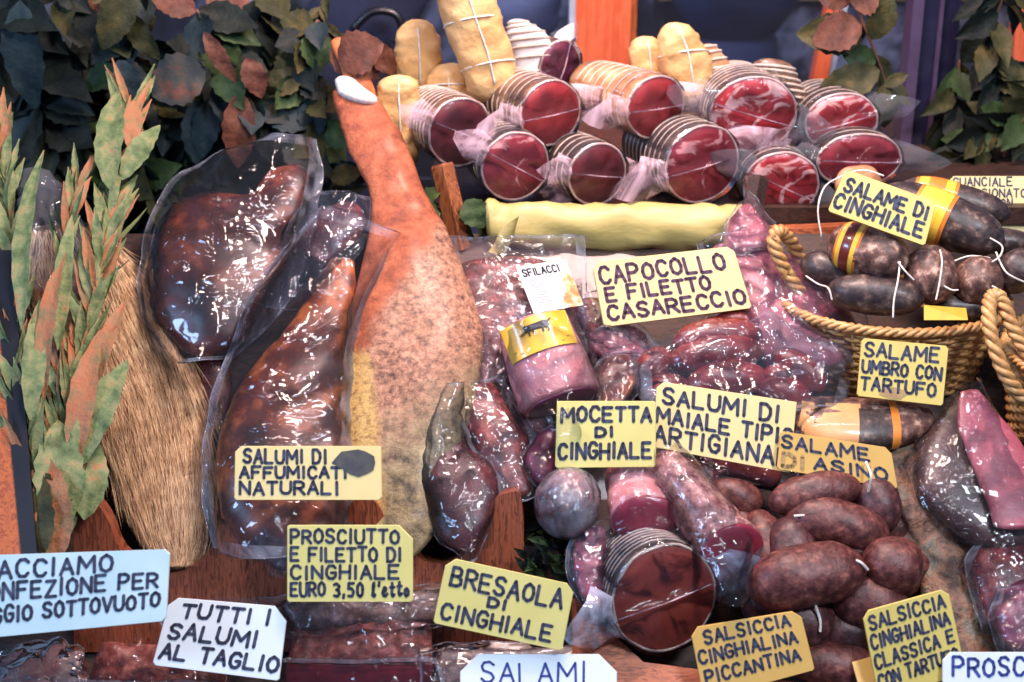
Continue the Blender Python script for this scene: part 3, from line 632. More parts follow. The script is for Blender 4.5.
for i in range(3):
    for k in range(16): fs.append((i * 17 + k, (i + 1) * 17 + k, (i + 1) * 17 + k + 1, i * 17 + k + 1))
lb = mk('label', (vs, fs), mottle('amber_label', [(.3, (236, 180, 40)), (.7, (250, 204, 70))], 12, 2, .4, .5, bs=0), t, label='yellow label with a small black pig')
def lp(x, y):   # x 0..1 across, y 0..1 up
    a_ = math.radians(28 + 115 * x); r = .0428; c = p0 + ax * (.006 - .004 + .039 * (1 - y)); return c + uu * (-math.cos(a_) * r) + ww * (math.sin(a_) * r * .8 + .0036)
pig = [[(.40, .70), (.62, .72)], [(.38, .66), (.64, .66)], [(.36, .62), (.28, .56)], [(.40, .60), (.39, .48)], [(.45, .60), (.46, .48)], [(.58, .62), (.57, .48)], [(.63, .62), (.64, .48)], [(.64, .72), (.70, .78)], [(.35, .72), (.37, .78)], [(.42, .63), (.6, .63)]]
def pk(strk, wx, wy):
    vs, fs = [], []
    for q in strk:
        for i, (x, y) in enumerate(q):
            k = len(vs)
            for a_ in range(8): vs.append(lp(x + wx * math.cos(a_ * math.pi / 4), y + wy * math.sin(a_ * math.pi / 4)))
            fs.append(tuple(range(k, k + 8)))
            if i:
                ax_, ay = q[i - 1]; dx, dy = x - ax_, y - ay; l_ = math.hypot(dx, dy * .5) or 1; nx, ny = -dy * .5 / l_ * wx, dx / l_ * wy; k = len(vs)
                vs += [lp(ax_ + nx, ay + ny), lp(x + nx, y + ny), lp(x - nx, y - ny), lp(ax_ - nx, ay - ny)]; fs.append((k, k + 1, k + 2, k + 3))
    return vs, fs
mk('pig_emblem', pk(pig[:2], .035, .07), M['black'], lb, smooth=False); mk('pig_legs', pk(pig[2:], .012, .022), M['black'], lb, smooth=False)
mk('small_print', pk([[(.12, .22), (.88, .22)], [(.2, .12), (.8, .12)]], .006, .010), M['tan'], lb, smooth=False)
mk('plastic_film', film([(490, 322, 590, 282), (496, 330, 600, 308), (500, 350, 594, 334), (506, 372, 598, 362), (516, 396, 604, 392), (524, 424, 600, 420), (540, 436, 590, 432)], .075, .058, wr=.002, seed=12, flat=.06), M['film_thin'], t)

quadpack('meat_pack', 'long dark red slab in loose plastic, left of the pig label piece', [(454, 398, 496, 386), (462, 420, 508, 404), (476, 450, 524, 434), (490, 480, 532, 466), (500, 496, 534, 486)], .062, M['redpack'], 'film', .6, seed=21, grow=9)
quadpack('meat_pack', 'narrow dark slab in glossy plastic, right behind the long red slab', [(484, 372, 512, 366), (496, 396, 530, 390), (514, 430, 546, 420), (530, 460, 552, 450)], .040, M['darkpack'], 'film_blue', .6, seed=22, grow=6)
quadpack('meat_pack', 'lumpy dark red meat in crinkled plastic with bright glints, against the whole ham', [(440, 396, 462, 396), (426, 420, 462, 424), (422, 450, 470, 446), (420, 476, 492, 462), (430, 510, 500, 492), (444, 540, 488, 524), (462, 552, 478, 546)], .072, M['darkpack'], 'film', .55, wr=.0025, seed=23, grow=5, fsc=40)
quadpack('meat_pack', 'crinkled plastic pack showing pink, above the long red slab', [(466, 350, 498, 342), (462, 372, 504, 362), (466, 388, 500, 380)], .050, M['redpack'], 'film_pink', .5, wr=.004, seed=24)
quadpack('meat_pack', 'dark-topped amber meat in a twisted plastic bag, right of the pig label piece', [(606, 362, 628, 358), (596, 374, 636, 368), (594, 388, 634, 386), (600, 402, 624, 402)], .062, M['smoked2'], 'film_pink', .7, wr=.003, seed=25, grow=8)
quadpack('meat_pack', 'reddish meat in plastic below the shredded meat bag, left of the big cream sign', [(572, 306, 600, 300), (578, 322, 616, 316), (586, 336, 640, 330), (596, 348, 650, 344)], .040, M['redpack'], 'film_blue', .6, seed=26)
quadpack('meat_pack', 'silvery crinkled pack between the pig label piece and the packed sausages', [(588, 336, 620, 332), (592, 350, 640, 346), (606, 362, 650, 356)], .048, M['pinkpack'], 'film_blue', .6, wr=.005, seed=27, fsc=80)
quadpack('meat_pack', 'purple cut piece in film under the left edge of the mocetta sign', [(534, 440, 556, 430), (524, 456, 562, 446), (528, 474, 560, 468), (540, 486, 558, 482)], .068, M['purple'], 'film', .8, seed=28, grow=4)
# wrapped ball
t = thing('meat_ball', 'round pale meat ball tightly wrapped in shiny film, below the mocetta sign', 'meat', S(568, 535, .05))
c = S(568, 503, .088); mk('meat', lump(c, .032, 1.0, 1.0, 1.08, .04, 5), M['palepack'], t)
mk('plastic_film', lump(c, .0338, 1.0, 1.0, 1.08, .10, 6, 30), M['foil'], t)
mk('film_twist', film([(572, 532, 600, 522), (576, 545, 612, 535), (570, 575, 614, 560), (580, 600, 616, 590)], .07, .008, wr=.003, seed=3), M['film_blue'], t)

# cut pieces with a slanting face
def cutpiece(name, label, p_back, p_face, r0, r1, fmat, bmat, fn=None, squash=.85, films=(), cat='meat', hb=.06, hf=.09, seed=0, rindr=1.0, group=None, fy=1.0):
    a_, b_ = S(p_back[0], p_back[1], hb), S(p_face[0], p_face[1], hf); ax = (b_ - a_).normalized()
    nn = (ax * .55 + VB * .55).normalized() if fn is None else fn
    t = thing(name, label, cat, (a_ + b_) / 2 - RN * .03, group)
    cs, us, ws = [], [], []
    for i in range(12):
        f = i / 11; c = a_.lerp(b_, f); d = ax.lerp(nn, f ** 3).normalized(); u = d.cross(UP).normalized(); w_ = u.cross(d).normalized(); r = r0 + (r1 - r0) * f
        if i == 0: r *= .6
        cs.append(c); us.append(u * r); ws.append(w_ * r * squash * (fy if False else 1))
    mk('meat', rings(cs, us, ws, 32, True, .0025, 40, seed), bmat, t)
    u, w_, c = us[-1], ws[-1], cs[-1]
    mk('cut_face', rings([c + nn * .0005, c + nn * .003, c + nn * .0035], [u * .96, u * .93, u * .5], [w_ * .96, w_ * .93, w_ * .5], 32, True, .0015, 50, seed + 2), M[fmat], t)
    for fr_, m_ in films: mk('plastic_film', fr_, M[m_], t)
    return t, c, u, w_, nn
cutpiece('meat_piece', 'raspberry pink cut piece in plastic, just below the mocetta sign', (632, 470), (646, 518), .030, .036, 'winered2', M['palepack'], squash=.72, seed=3,
         films=[(film([(600, 470, 652, 464), (600, 490, 664, 480), (606, 520, 684, 510), (616, 545, 686, 538)], .104, .024, wr=.002, seed=3), 'film_thin')])
cutpiece('cured_fillet', 'long tapered fillet in clear plastic with wine red end, left of the loose sausages', (660, 456), (731, 554), .018, .036, 'winered2', M['dustypack'], squash=1.0, seed=6, hb=.085, hf=.090,
         films=[(film([(650, 446, 676, 440), (656, 480, 706, 470), (676, 520, 740, 512), (690, 556, 752, 540), (708, 590, 752, 588), (722, 602, 742, 602)], .095, .032, wr=.002, seed=8), 'film')])
quadpack('meat_pack', 'small purple pack with creased film, left of the big netted salami half', [(580, 532, 604, 530), (572, 550, 606, 552), (574, 576, 608, 580), (586, 604, 606, 606)], .075, M['pinkpack'], 'film_blue', .5, seed=31, grow=6)

# ------------------------------------------------------------------ cut salami rolls on the shelf
def roll(label, c, R_, axis, length, face, casing, nets=9, phi=0.15, squash=1.0, wing=0.5, filmm='film_pink', netr=.0009, group=None, seed=0, rind='rind', cover=True, wrapl=.35, r_end=.86, filmamp=.0015, domain=(0, 1)):
    """c centre of cut face, axis points from face to the far end"""
    ax = V(axis).normalized(); n = -ax; u = n.cross(V((0, 0, 1))).normalized() * -1; w_ = n.cross(u).normalized()
    if w_.z < 0: w_ = -w_
    if u.x < 0: u = -u
    c = V(c); t = thing('salami_half', label, 'salami', c - V((0, 0, R_ * squash)), group)
    cs, us, ws = [], [], []
    for i in range(16):
        f = i / 15; r = R_ * (1 + (r_end - 1) * f * f) * (1 if i < 13 else (.93, .7, .3)[i - 13])
        cs.append(c + ax * (length * (f if i < 13 else (.96, .99, 1.0)[i - 13]))); us.append(u * r); ws.append(w_ * r * squash)
    mk('casing', rings(cs, us, ws, 36, True, R_ * .03, .8 / R_, seed), M[casing], t)
    vs_ = rings([c + n * .0002, c + n * .0015, c + n * .002], [u * R_ * .985, u * R_ * .96, u * R_ * .4], [w_ * R_ * .985 * squash, w_ * R_ * .96 * squash, w_ * R_ * .4 * squash], 36, True, R_ * .02, .8 / R_, seed)
    fc_ = mk('cut_face', vs_, M[face], t)
    def circ(cc, r, jit=0, n_=40): return [cc + u * (r * math.cos(2 * math.pi * k / n_) * (1 + jit * nz((k, 0, seed), .4))) + w_ * (r * squash * math.sin(2 * math.pi * k / n_) * (1 + jit * nz((k, 1, seed), .4))) for k in range(n_)]
    mk('rind', loop(circ(c + n * .0006, R_ * .985, .03), .0016), M[rind], fc_)
    if nets:
        g = [loop(circ(c + ax * (length * (.10 + .80 * (k + .3) / nets)), R_ * (1 + (r_end - 1) * ((k + .5) / nets) ** 2) * 1.015), netr, 5) for k in range(nets)]
        for q in range(0):
            a_ = 2 * math.pi * q / 5 + .3; g.append(tube([c + ax * (length * f) + (u * math.cos(a_) + w_ * math.sin(a_) * squash) * R_ * 1.015 * (1 + (r_end - 1) * f * f) for f in (.05, .3, .6, .88)], netr, 5))
        mk('netting', join(*g), M['net'], t)
    if cover:
        na, nr = 64, 10; vs, fs = [], []
        for k in range(na):
            a_ = 2 * math.pi * k / na
            dl = min(abs((a_ - phi + math.pi) % (2 * math.pi) - math.pi), abs((a_ - phi) % (2 * math.pi) - math.pi) )
            fl = max(0.0, 1 - dl / .50)
            for i in range(nr + 4):
                if i <= nr:
                    r = R_ * 1.03 * i / nr; p = c + n * (.004 + .003 * abs(math.sin(a_ * 3 + seed)) * (i / nr)) + (u * math.cos(a_) + w_ * math.sin(a_) * squash) * r
                    p += n * (.006 * math.exp(-(r * math.sin(dl) / .004) ** 2) if dl < 1.57 else 0)
                else:
                    j = i - nr; back = wrapl * R_ * j; ex = fl * wing * R_ * j / 1.9
                    p = c + n * .004 + ax * (back * max(0.0, 1 - 2.2 * fl) * .9) + (u * math.cos(a_) + w_ * math.sin(a_) * squash) * (R_ * (1.03 + .03 * j) + ex)
                p += n * (filmamp * nz(p, 90, seed)) + u * (filmamp * nz(p, 70, seed + 3))
                vs.append(p)
        st_ = nr + 4
        for k in range(na):
            for i in range(st_ - 1): fs.append((k * st_ + i, k * st_ + i + 1, ((k + 1) % na) * st_ + i + 1, ((k + 1) % na) * st_ + i))
        fm2 = [1 if (i % (st_ - 1)) >= nr and min(abs((2 * math.pi * (i // (st_ - 1)) / na - q_ + math.pi) % (2 * math.pi) - math.pi) for q_ in (phi, phi + math.pi)) < .42 else 0 for i in range(len(fs))]
        pf_ = mk('plastic_film', (vs, fs, fm2), [M['film_thin'], M[filmm]], t)
        seam = [c + n * .0115 * (1 - .3 * abs(s)) + (u * math.cos(phi) + w_ * math.sin(phi) * squash) * (R_ * s * .98) for s in (-1, -.5, 0, .5, 1)]
        mk('film_seam', tube(seam, .0009, 5, 12), M['wing'], pf_, label='pale seam of the film across the cut face')
    return t
def axdir(yaw, pitch=0):   # direction from the face back into the shelf; yaw>0 leans left
    a_ = math.radians(yaw); return V((-math.sin(a_), math.cos(a_), math.sin(math.radians(pitch))))
px = lambda p, Y: AT(p[0], p[1], Y)
RG = 'cut salami halves stacked on the shelf'
def rr_(r, Y): return r * ((Y - CAM.y) / FW.y) / FPX      # size of r picture pixels at depth Y
specs = [
 ('wine red cut salami half in netting, leftmost of the stack above the horizontal paper roll', (460, 132), 33, .150, 42, .11, 'winered', 'casing', 9, -.45, 1.0),
 ('wine red cut salami half in white netting, second from left in the top row', (550, 113), 33, .180, 48, .14, 'redcut', 'casing', 9, .08, .95),
 ('bright red cut salami half, third from left in the top row, before the orange post', (655, 107), 33, .185, 50, .14, 'redcut', 'casing_tan', 8, 0.0, .90),
 ('pinkish veiled cut salami half in the lower row, leftmost, below the two dark red ones', (515, 166), 34, .140, 30, .12, 'veined', 'casing_dark', 8, -.55, .98),
 ('wine red cut salami half, in the middle of the lower row', (597, 174), 31, .142, 42, .12, 'winered', 'casing_dark', 7, -.2, .98),
 ('cut capocollo half with pale veins, above the right end of the paper roll', (702, 164), 40, .145, 38, .13, 'veined', 'casing_dark', 9, .18, .95),
 ('large heavily marbled cut capocollo half, topmost at right centre of the stack', (753, 114), 42, .190, 8, .13, 'marbled', 'casing_dark', 8, -.35, .86),
 ('marbled cut capocollo half, lowest at the right end of the row, beside the basket handle', (781, 185), 37, .155, 6, .12, 'marbled', 'casing_dark', 7, -.5, .88),
 ('glossy red cut capocollo half, small one under the olive leaves at upper right', (841, 122), 36, .215, 14, .11, 'marbled', 'casing_dark', 6, .3, .78),
 ('veined cut capocollo half on its side, directly behind the salame di cinghiale sign', (859, 160), 42, .185, 12, .11, 'veined', 'casing_dark', 6, -.1, .62),
]
for i, (lb_, p, r, Y, yaw, ln, fm_, cm_, nn_, ph_, sq) in enumerate(specs):
    roll(lb_, px(p, Y), rr_(r, Y), axdir(yaw * .62), ln, fm_, cm_, nn_, ph_, sq, seed=i * 3 + 1, wing=.95 if i in (1, 2, 5) else .7, filmm='film_hazy' if i in (6, 7, 8, 9) else 'wing')
# the one seen from its netted back
def netted(label, secs, Y, mat, nrings, depth=.9):
    t = thing('netted_salami', label, 'salami', px(((secs[-1][0] + secs[-1][2]) / 2, secs[-1][1]), Y))
    f = lambda x, y, h: AT(x, y, Y)
    mk('casing', slab(secs, 0, depth, place=f, amp=.001), M[mat], t)
    sr_ = crom(secs, nrings); g = []
    for s in sr_:
        a_, b_ = AT(s[0], s[1], Y), AT(s[2], s[3], Y); c_ = (a_ + b_) / 2; u = (b_ - a_) / 2
        g.append(loop([c_ + u * 1.03 * math.cos(2 * math.pi * k / 30) + VB * (u.length * depth * 1.05 * math.sin(2 * math.pi * k / 30)) for k in range(30)], .0018, 6))
    mk('netting', join(*g), M['net'], t); return t
netted('brown salami ringed with pale string, standing behind the large marbled half', [(752, 66, 794, 70), (750, 78, 800, 84), (752, 95, 808, 98), (756, 112, 812, 114)], .26, 'casing', 8, .6)
netted('white netted salami leaning right of the two small yellow rolls', [(700, 48, 716, 46), (704, 62, 726, 58), (708, 80, 735, 76), (712, 96, 740, 96)], .28, 'casing_tan', 7, .6)
netted('white netted salami standing just right of the tall yellow roll', [(508, 24, 528, 22), (506, 38, 546, 34), (512, 56, 552, 52), (518, 84, 552, 84)], .30, 'white_paper', 8, .6)
roll('dark cut salami half in a white wrapper, left of the orange post', px((560, 66), .30), rr_(22, .30), axdir(30), .09, 'purple', 'casing', 0, 1.2, 1.1, seed=44, filmm='film_hazy')
t = thing('paper_wrap', 'white wrapping paper standing behind the dark cut salami, left of the orange post', 'paper', px((560, 90), .36))
mk('sheet', slab([(556, 34, 574, 24), (546, 50, 576, 40), (538, 70, 578, 66), (536, 95, 578, 95)], 0, .35, place=lambda x, y, h: AT(x, y, .37), amp=.003), M['white_paper'], t)

# ------------------------------------------------------------------ paper rolls tied with string
def proll(label, secs, Y, mat, ties=2, depth=.8, vert=True, group=None):
    f = (lambda x, y, h: AT(x, y, Y))
    t = thing('paper_roll', label, 'wrapped roll', px(((secs[-1][0] + secs[-1][2]) / 2, secs[-1][1]), Y), group)
    mk('paper', slab(secs, 0, depth, n=30, place=f, amp=.0035, sc=60, seed=secs[0][0], pw=.8), M[mat], t)
    sr_ = crom(secs, 24); g = []
    for q in range(ties):
        s = sr_[int((q + .6) / ties * 22)]; a_, b_ = AT(s[0], s[1], Y), AT(s[2], s[3], Y); c_ = (a_ + b_) / 2; u = (b_ - a_) / 2
        g.append(loop([c_ + u * 1.035 * math.cos(2 * math.pi * k / 30) + VB * (u.length * depth * 1.05 * math.sin(2 * math.pi * k / 30)) for k in range(30)], .0011, 6))
    if vert:
        pts = []
        for s in sr_: a_, b_ = AT(s[0], s[1], Y), AT(s[2], s[3], Y); pts.append(a_.lerp(b_, .55) + VB * ((b_ - a_).length / 2 * depth * 1.03))
        g.append(tube(pts, .0011, 6))
    if g: mk('string', join(*g), M['string'], t)
    return t
proll('tall leaning yellow paper roll tied with white string, cut off at the top', [(424, -50, 480, -58), (436, 0, 494, -8), (446, 30, 502, 20), (458, 62, 512, 50), (468, 92, 518, 84)], .24, 'paper', 3)
proll('upright yellow paper roll behind the leaves, left of the tall one', [(398, 32, 436, 30), (395, 44, 440, 42), (395, 62, 442, 62), (398, 86, 440, 86)], .30, 'paper', 0)
proll('yellow paper roll tied with string, standing right beside the ham shank', [(378, 88, 418, 86), (376, 100, 420, 98), (376, 124, 422, 124), (380, 156, 420, 156)], .20, 'paper', 0)
proll('small yellow paper bundle below the tall roll, above the leftmost cut salami', [(428, 76, 468, 74), (424, 86, 470, 84), (424, 104, 474, 104)], .27, 'paper', 1)
proll('orange yellow paper roll with string, just right of the orange post', [(630, 46, 660, 44), (629, 54, 664, 52), (632, 84, 668, 84)], .30, 'paper', 0)
proll('larger yellow paper roll with twisted top, second from the orange post', [(660, 34, 692, 30), (658, 44, 700, 38), (660, 66, 710, 60), (668, 100, 714, 100)], .27, 'paper', 1)
proll('small yellow green wrapped roll with white string among the left leaves', [(230, 52, 242, 50), (226, 62, 258, 58), (232, 76, 262, 72)], .36, 'paper_green', 1, vert=False)
# the horizontal one at the front edge of the shelf
t = thing('paper_roll', 'long lemon yellow paper roll lying flat in front of the cut salami halves', 'wrapped roll', px((616, 250), .10))
cs, us, ws = [], [], []; Yr = .103
ptsr = [(484, 207, 211), (488, 202, 234), (496, 202, 246), (540, 203, 248), (616, 204, 250), (700, 204, 250), (728, 204, 248), (742, 204, 238), (748, 206, 216)]
for x, y0, y1 in ptsr:
    a_, b_ = AT(x, y0, Yr), AT(x, y1, Yr); cs.append((a_ + b_) / 2); ws.append((a_ - b_) / 2); us.append(V((0, (a_ - b_).length / 2 * .8, 0)))
rw = crom([tuple(c) + tuple(w_) + tuple(u) for c, w_, u in zip(cs, ws, us)], 50)
mk('paper', rings([V(r[:3]) for r in rw], [V(r[6:9]) for r in rw], [V(r[3:6]) for r in rw], 26, True, .006, 44, 3), M['paper_lemon'], t)
mk('folded_flap', film([(500, 232, 520, 216), (496, 240, 508, 250), (488, 252, 500, 256)], .0, .004, n=8, m=8, place=lambda x, y, h: AT(x, y, Yr - .027)), M['paper_lemon'], t)
# stakes
def stake(label, p0, p1, r, Y, mat, base=None):
    a_, b_ = AT(*p0, Y), AT(*p1, Y - .03); d = (b_ - a_).normalized(); u = d.cross(VB).normalized(); w_ = d.cross(u)
    mk('wooden_stake', rings([a_, a_ + d * .003, b_], [u * r * .9, u * r, u * r], [w_ * r * .7, w_ * r * .8, w_ * r * .8], 4, True), M[mat], label=label, cat='stake', smooth=False)
stake('brown wooden stake holding the shelf, under the leftmost cut salami half', (442, 164), (462, 250), .013, .125, 'stake')
stake('short dark wooden stake end, left of the lowest marbled half', (759, 176), (748, 236), .012, .115, 'wood_dark')
mk('wooden_board', prism([AT(700, 232, .118), AT(850, 226, .118), AT(850, 262, .112), AT(700, 262, .112)], V((0, .015, 0)), .001), M['wood_tray'], label='brown wooden board edge under the lowest marbled half', cat='board', smooth=False)

# ------------------------------------------------------------------ packed sausages & pink cylinders
quadpack('meat_pack', 'large pale pink cured meat in bluish wrinkled plastic, left of the basket', [(712, 252, 760, 240), (724, 280, 800, 262), (738, 312, 836, 292), (752, 346, 856, 324), (764, 366, 850, 352)], .045, M['pinkpack'], 'film_blue', .45, wr=.004, seed=41, grow=10, fsc=40)
quadpack('meat_pack', 'clear twisted bag end with pink meat rising beside the brown board', [(736, 212, 752, 204), (728, 228, 768, 222), (722, 248, 776, 240)], .055, M['pinkpack'], 'film_pink', .5, wr=.004, seed=42, grow=5)
pk_ = [((672, 346), (762, 334), .018), ((668, 366), (764, 352), .020), ((684, 392), (768, 380), .021), ((640, 378), (672, 362), .018), ((646, 402), (690, 392), .019), ((770, 356), (822, 392), .018), ((756, 392), (810, 404), .017), ((762, 378), (800, 388), .014), ((700, 330), (760, 324), .013)]
def sausage(name, label, p0, p1, r, h0, h1, mat, bend=0.0, cat='sausage', group=None, string=None, ends=(1, 1), seed=0, nub=True):
    a_, b_ = S(*p0, h0), S(*p1, h1); d = (b_ - a_); l_ = d.length; side_ = d.cross(VB).normalized(); pts, rad = [], []
    n = 26
    for i in range(n):
        f = i / (n - 1); q = 2 * f - 1; e = abs(q); pr = (1 - e ** 2.7) ** .55 if e < 1 else 0
        rr0 = r * (1.0 if q < 0 else 1.0) * max(pr, .16 if nub else .05); pts.append(a_.lerp(b_, f) + side_ * (bend * (1 - q * q)) + VB * 0); rad.append(rr0)
    return mk(name, tube(pts, rad, 24, None, True, r * .09, 1.0 / r * .8, seed), mat, label=label, cat=cat, group=group)
for i, (p0, p1, r) in enumerate(pk_):
    pos = ['upper left of the pack', 'second from the top', 'biggest one in the middle row', 'at the far left end', 'low at the left, by the sign edge', 'slanting at the right side', 'lowest right, above the asino sign', 'short one tucked at centre right', 'small one at the very top'][i]
    sausage('packed_sausage', 'dark red sausage inside the clear pack, ' + pos, p0, p1, r, .060 if i < 8 else .045, .060, M['packsausage'], bend=-.006, seed=i * 2, group='sausages inside the clear pack')
o = mk('sausage_bag', film([(630, 348, 770, 312), (632, 362, 800, 330), (634, 385, 846, 350), (640, 405, 850, 378), (650, 420, 846, 404)], .062, .030, wr=.0035, sc=36, seed=51, n=34, m=40), [M['film_blue'], M['margin']], label='clear wrinkled vacuum bag spread over the dark red sausages', cat='bag')
ORG[o] = o.location.copy()
for (sx, sy, ex, ey, lb_) in ((664, 470, 712, 480, 'above the long fillet'), (706, 466, 772, 474, 'under the salumi di maiale sign')):
    quadpack('sausage_pack', 'dark glossy packed sausages ' + lb_, [(sx, sy - 18, sx + 4, sy + 8), (sx + 20, sy - 18, sx + 22, sy + 12), (ex, ey - 16, ex, ey + 12)], .045, M['packsausage'], 'film_blue', .8, seed=sx)

# ------------------------------------------------------------------ loose sausages
SL = [ # p0,p1,r(px),h0,h1,bend,mat,label
 ((746, 590), (866, 568), 27, .098, .098, -.003, 'sausage', 'long reddish brown sausage lying across the front of the heap, largest'),
 ((770, 507), (862, 489), 18, .085, .088, -.006, 'sausage', 'brown sausage at the top of the heap, against the asino sign'),
 ((870, 474), (890, 532), 21, .080, .075, .003, 'sausage_dark', 'dark sausage hanging down at the top right, tied to the topmost one'),
 ((784, 522), (888, 546), 22, .085, .082, -.010, 'sausage', 'curved sausage in the middle, right below the topmost sausage'),
 ((788, 516), (782, 588), 24, .080, .078, -.006, 'sausage_dark', 'upright dusty sausage at centre left, with a tied top'),
 ((862, 566), (922, 572), 26, .090, .090, -.003, 'sausage', 'plump round sausage end at the right of the heap'),
 ((800, 548), (848, 552), 17, .066, .066, -.002, 'sausage_dark', 'short dark sausage behind the string in the middle'),
 ((838, 548), (870, 556), 17, .074, .074, -.002, 'sausage_dark', 'small round sausage at the centre, between the curved and plump ones'),
 ((750, 512), (762, 590), 22, .066, .066, -.010, 'sausage', 'reddish sausage standing at the left edge, behind the upright dusty one'),
 ((706, 492), (762, 508), 16, .066, .066, -.003, 'sausage', 'thin reddish sausage at the upper left, by the fillet'),
 ((726, 520), (756, 530), 15, .060, .060, 0, 'sausage', 'small reddish sausage just below the thin one at left'),
 ((828, 596), (908, 622), 25, .070, .070, -.006, 'sausage', 'dark red sausage under the long front one, behind the right yellow sign'),
 ((770, 616), (834, 632), 26, .060, .060, -.003, 'sausage_dark', 'shadowy sausage end low in the heap between the two front yellow signs'),
 ((812, 618), (880, 650), 22, .050, .050, 0, 'sausage_dark', 'greyish sausage at the very bottom, touching the tartufo sign'),
 ((790, 664), (882, 674), 20, .055, .055, -.003, 'sausage', 'reddish brown sausage lying at the bottom edge between the two yellow signs'),
 ((740, 606), (792, 600), 20, .055, .055, 0, 'sausage_dark', 'dark sausage below the long front one, near the piccantina sign'),
 ((880, 590), (930, 560), 18, .050, .050, 0, 'sausage', 'small sausage tucked below the plump round one at right'),
 ((868, 536), (912, 520), 18, .050, .050, 0, 'sausage', 'half-hidden reddish sausage between the heap and the grey crusted slab'),
]
for i, (p0, p1, r, h0, h1, bd, mt, lb_) in enumerate(SL):
    sausage('sausage', lb_, p0, p1, r * .00114, h0, h1, M[mt], bd, group='loose dry sausages in the heap', seed=i + .5)
def cord(label, pts, h, r=.0014, name='string', cat='string'):
    return mk(name, tube([S(*p[:2], p[2] if len(p) > 2 else h) for p in pts], r, 6, 24), M['string'], label=label, cat=cat)
cord('white string between the curved sausage and the small round one', [(794, 516, .106), (820, 516, .104), (846, 526, .104), (846, 540, .096), (836, 556, .090)], .11)
cord('short white string tying the long front sausage to the plump one', [(846, 558, .108), (860, 562, .12), (868, 570, .115)], .12)
cord('white string loop over the topmost sausage end', [(866, 462, .11), (871, 476, .115), (868, 492, .10)], .11)
cord('thin white string hanging below the long front sausage', [(815, 604, .10), (820, 620, .092), (820, 632, .088)], .1)

# ------------------------------------------------------------------ salame di asino, slab, speck on the right
t = thing('labelled_salami', 'brown salami with an orange paper band, lying behind the salame di asino sign', 'salami', S(860, 450, .03))
secs = [(797, 396, 790, 426), (812, 396, 806, 446), (840, 396, 838, 452), (870, 398, 872, 452), (900, 400, 906, 444), (922, 406, 928, 432)]
mk('salami_body', slab(secs, .062, .85, n=30, amp=.0015), M['salami'], t)
def around(secs_, h, i0, i1, depth, k=1.03, n=10, arc=(.0, math.pi), place=S, thick=0):
    sr_ = crom([tuple(s) for s in secs_], 60); vs, fs = [], []; m_ = 22
    for i in range(n):
        s = sr_[int((i0 + (i1 - i0) * i / (n - 1)) * 59)]; a_, b_ = place(s[0], s[1], h), place(s[2], s[3], h); c_ = (a_ + b_) / 2; u = (b_ - a_) / 2
        for j in range(m_):
            th = arc[0] + (arc[1] - arc[0]) * j / (m_ - 1); vs.append(c_ + u * math.cos(th) * k + VB * u.length * depth * k * math.sin(th))
    for i in range(n - 1):
        for j in range(m_ - 1): fs.append((i * m_ + j, (i + 1) * m_ + j, (i + 1) * m_ + j + 1, i * m_ + j + 1))
    return vs, fs
M['band_orange'] = mottle('orange_paper_band', [(.3, (204, 96, 24)), (.7, (232, 150, 60))], 14, 3, .4, .5, bs=.1)
M['band_tan'] = mottle('tan_paper_band', [(.3, (196, 140, 90)), (.7, (226, 178, 120))], 20, 3, .4, .5, bs=.1)
M['band_yellow'] = mottle('yellow_band', [(.3, (236, 188, 50)), (.7, (246, 206, 84))], 14, 3, .35, .6, bs=.05)
M['band_red'] = mottle('dark_red_band', [(.3, (96, 24, 20)), (.7, (130, 40, 28))], 20, 3, .35, .6, bs=.05)
bn = mk('paper_band', around(secs, .062, .08, .52, .85, 1.04, 12, (.0, 2.4)), M['band_tan'], t, label='tan and orange paper band')
mk('band_circle', around(secs, .062, .50, .72, .85, 1.05, 8, (.2, 2.2)), M['salami_black'], t, label='black round print on the band')
mk('band_stripe', around(secs, .062, .71, .75, .85, 1.06, 4, (.1, 2.6)), M['band_orange'], t, label='orange rim of the band')
t = thing('cured_slab', 'long grey brown crusted slab of cured meat, slanting right of the loose sausages', 'meat', S(950, 600, .02))
m_ = mottle('grey_crust', [(.32, (34, 26, 22)), (.42, (82, 56, 42)), (.50, (128, 90, 66)), (.57, (112, 104, 88)), (.66, (60, 62, 56))], 30, 9, .55, .1, .4, 1.0, 60, bd=.008)
mk('crust', slab([(884, 436, 916, 440), (874, 470, 934, 470), (880, 510, 954, 505), (900, 550, 974, 540), (916, 590, 990, 580), (930, 630, 1000, 622), (944, 662, 1000, 656)], .050, .5, n=36, amp=.010, sc=22, seed=3, pw=.75), m_, t)
# speck
t = thing('speck_pack', 'big pink and dark triangular piece of speck in tight plastic at the right edge', 'meat', S(960, 530, .04))
mk('meat', slab([(952, 398, 968, 396), (930, 430, 990, 420), (914, 460, 1010, 450), (916, 490, 1030, 480), (940, 520, 1050, 505), (966, 540, 1056, 530)], .075, .42, n=30, pw=.7, amp=.003), shiny('dark_speck_side', [(.3, (26, 14, 16)), (.6, (64, 36, 32)), (.8, (110, 76, 62))], 24, 40, .7), t)
mk('pink_face', slab([(962, 392, 978, 390), (958, 420, 998, 414), (966, 450, 1020, 440), (978, 480, 1040, 470), (988, 505, 1060, 495), (994, 526, 1062, 520)], .105, .25, n=30, pw=.8, amp=.002), M['pinkpack'], t, label='smooth pink purple side')
mk('plastic_film', film([(960, 380, 975, 378), (936, 420, 996, 412), (900, 470, 1024, 452), (900, 500, 1050, 490), (930, 535, 1070, 525), (960, 550, 1075, 545)], .085, .038, wr=.002, seed=61, flat=.04), M['film_thin'], t)
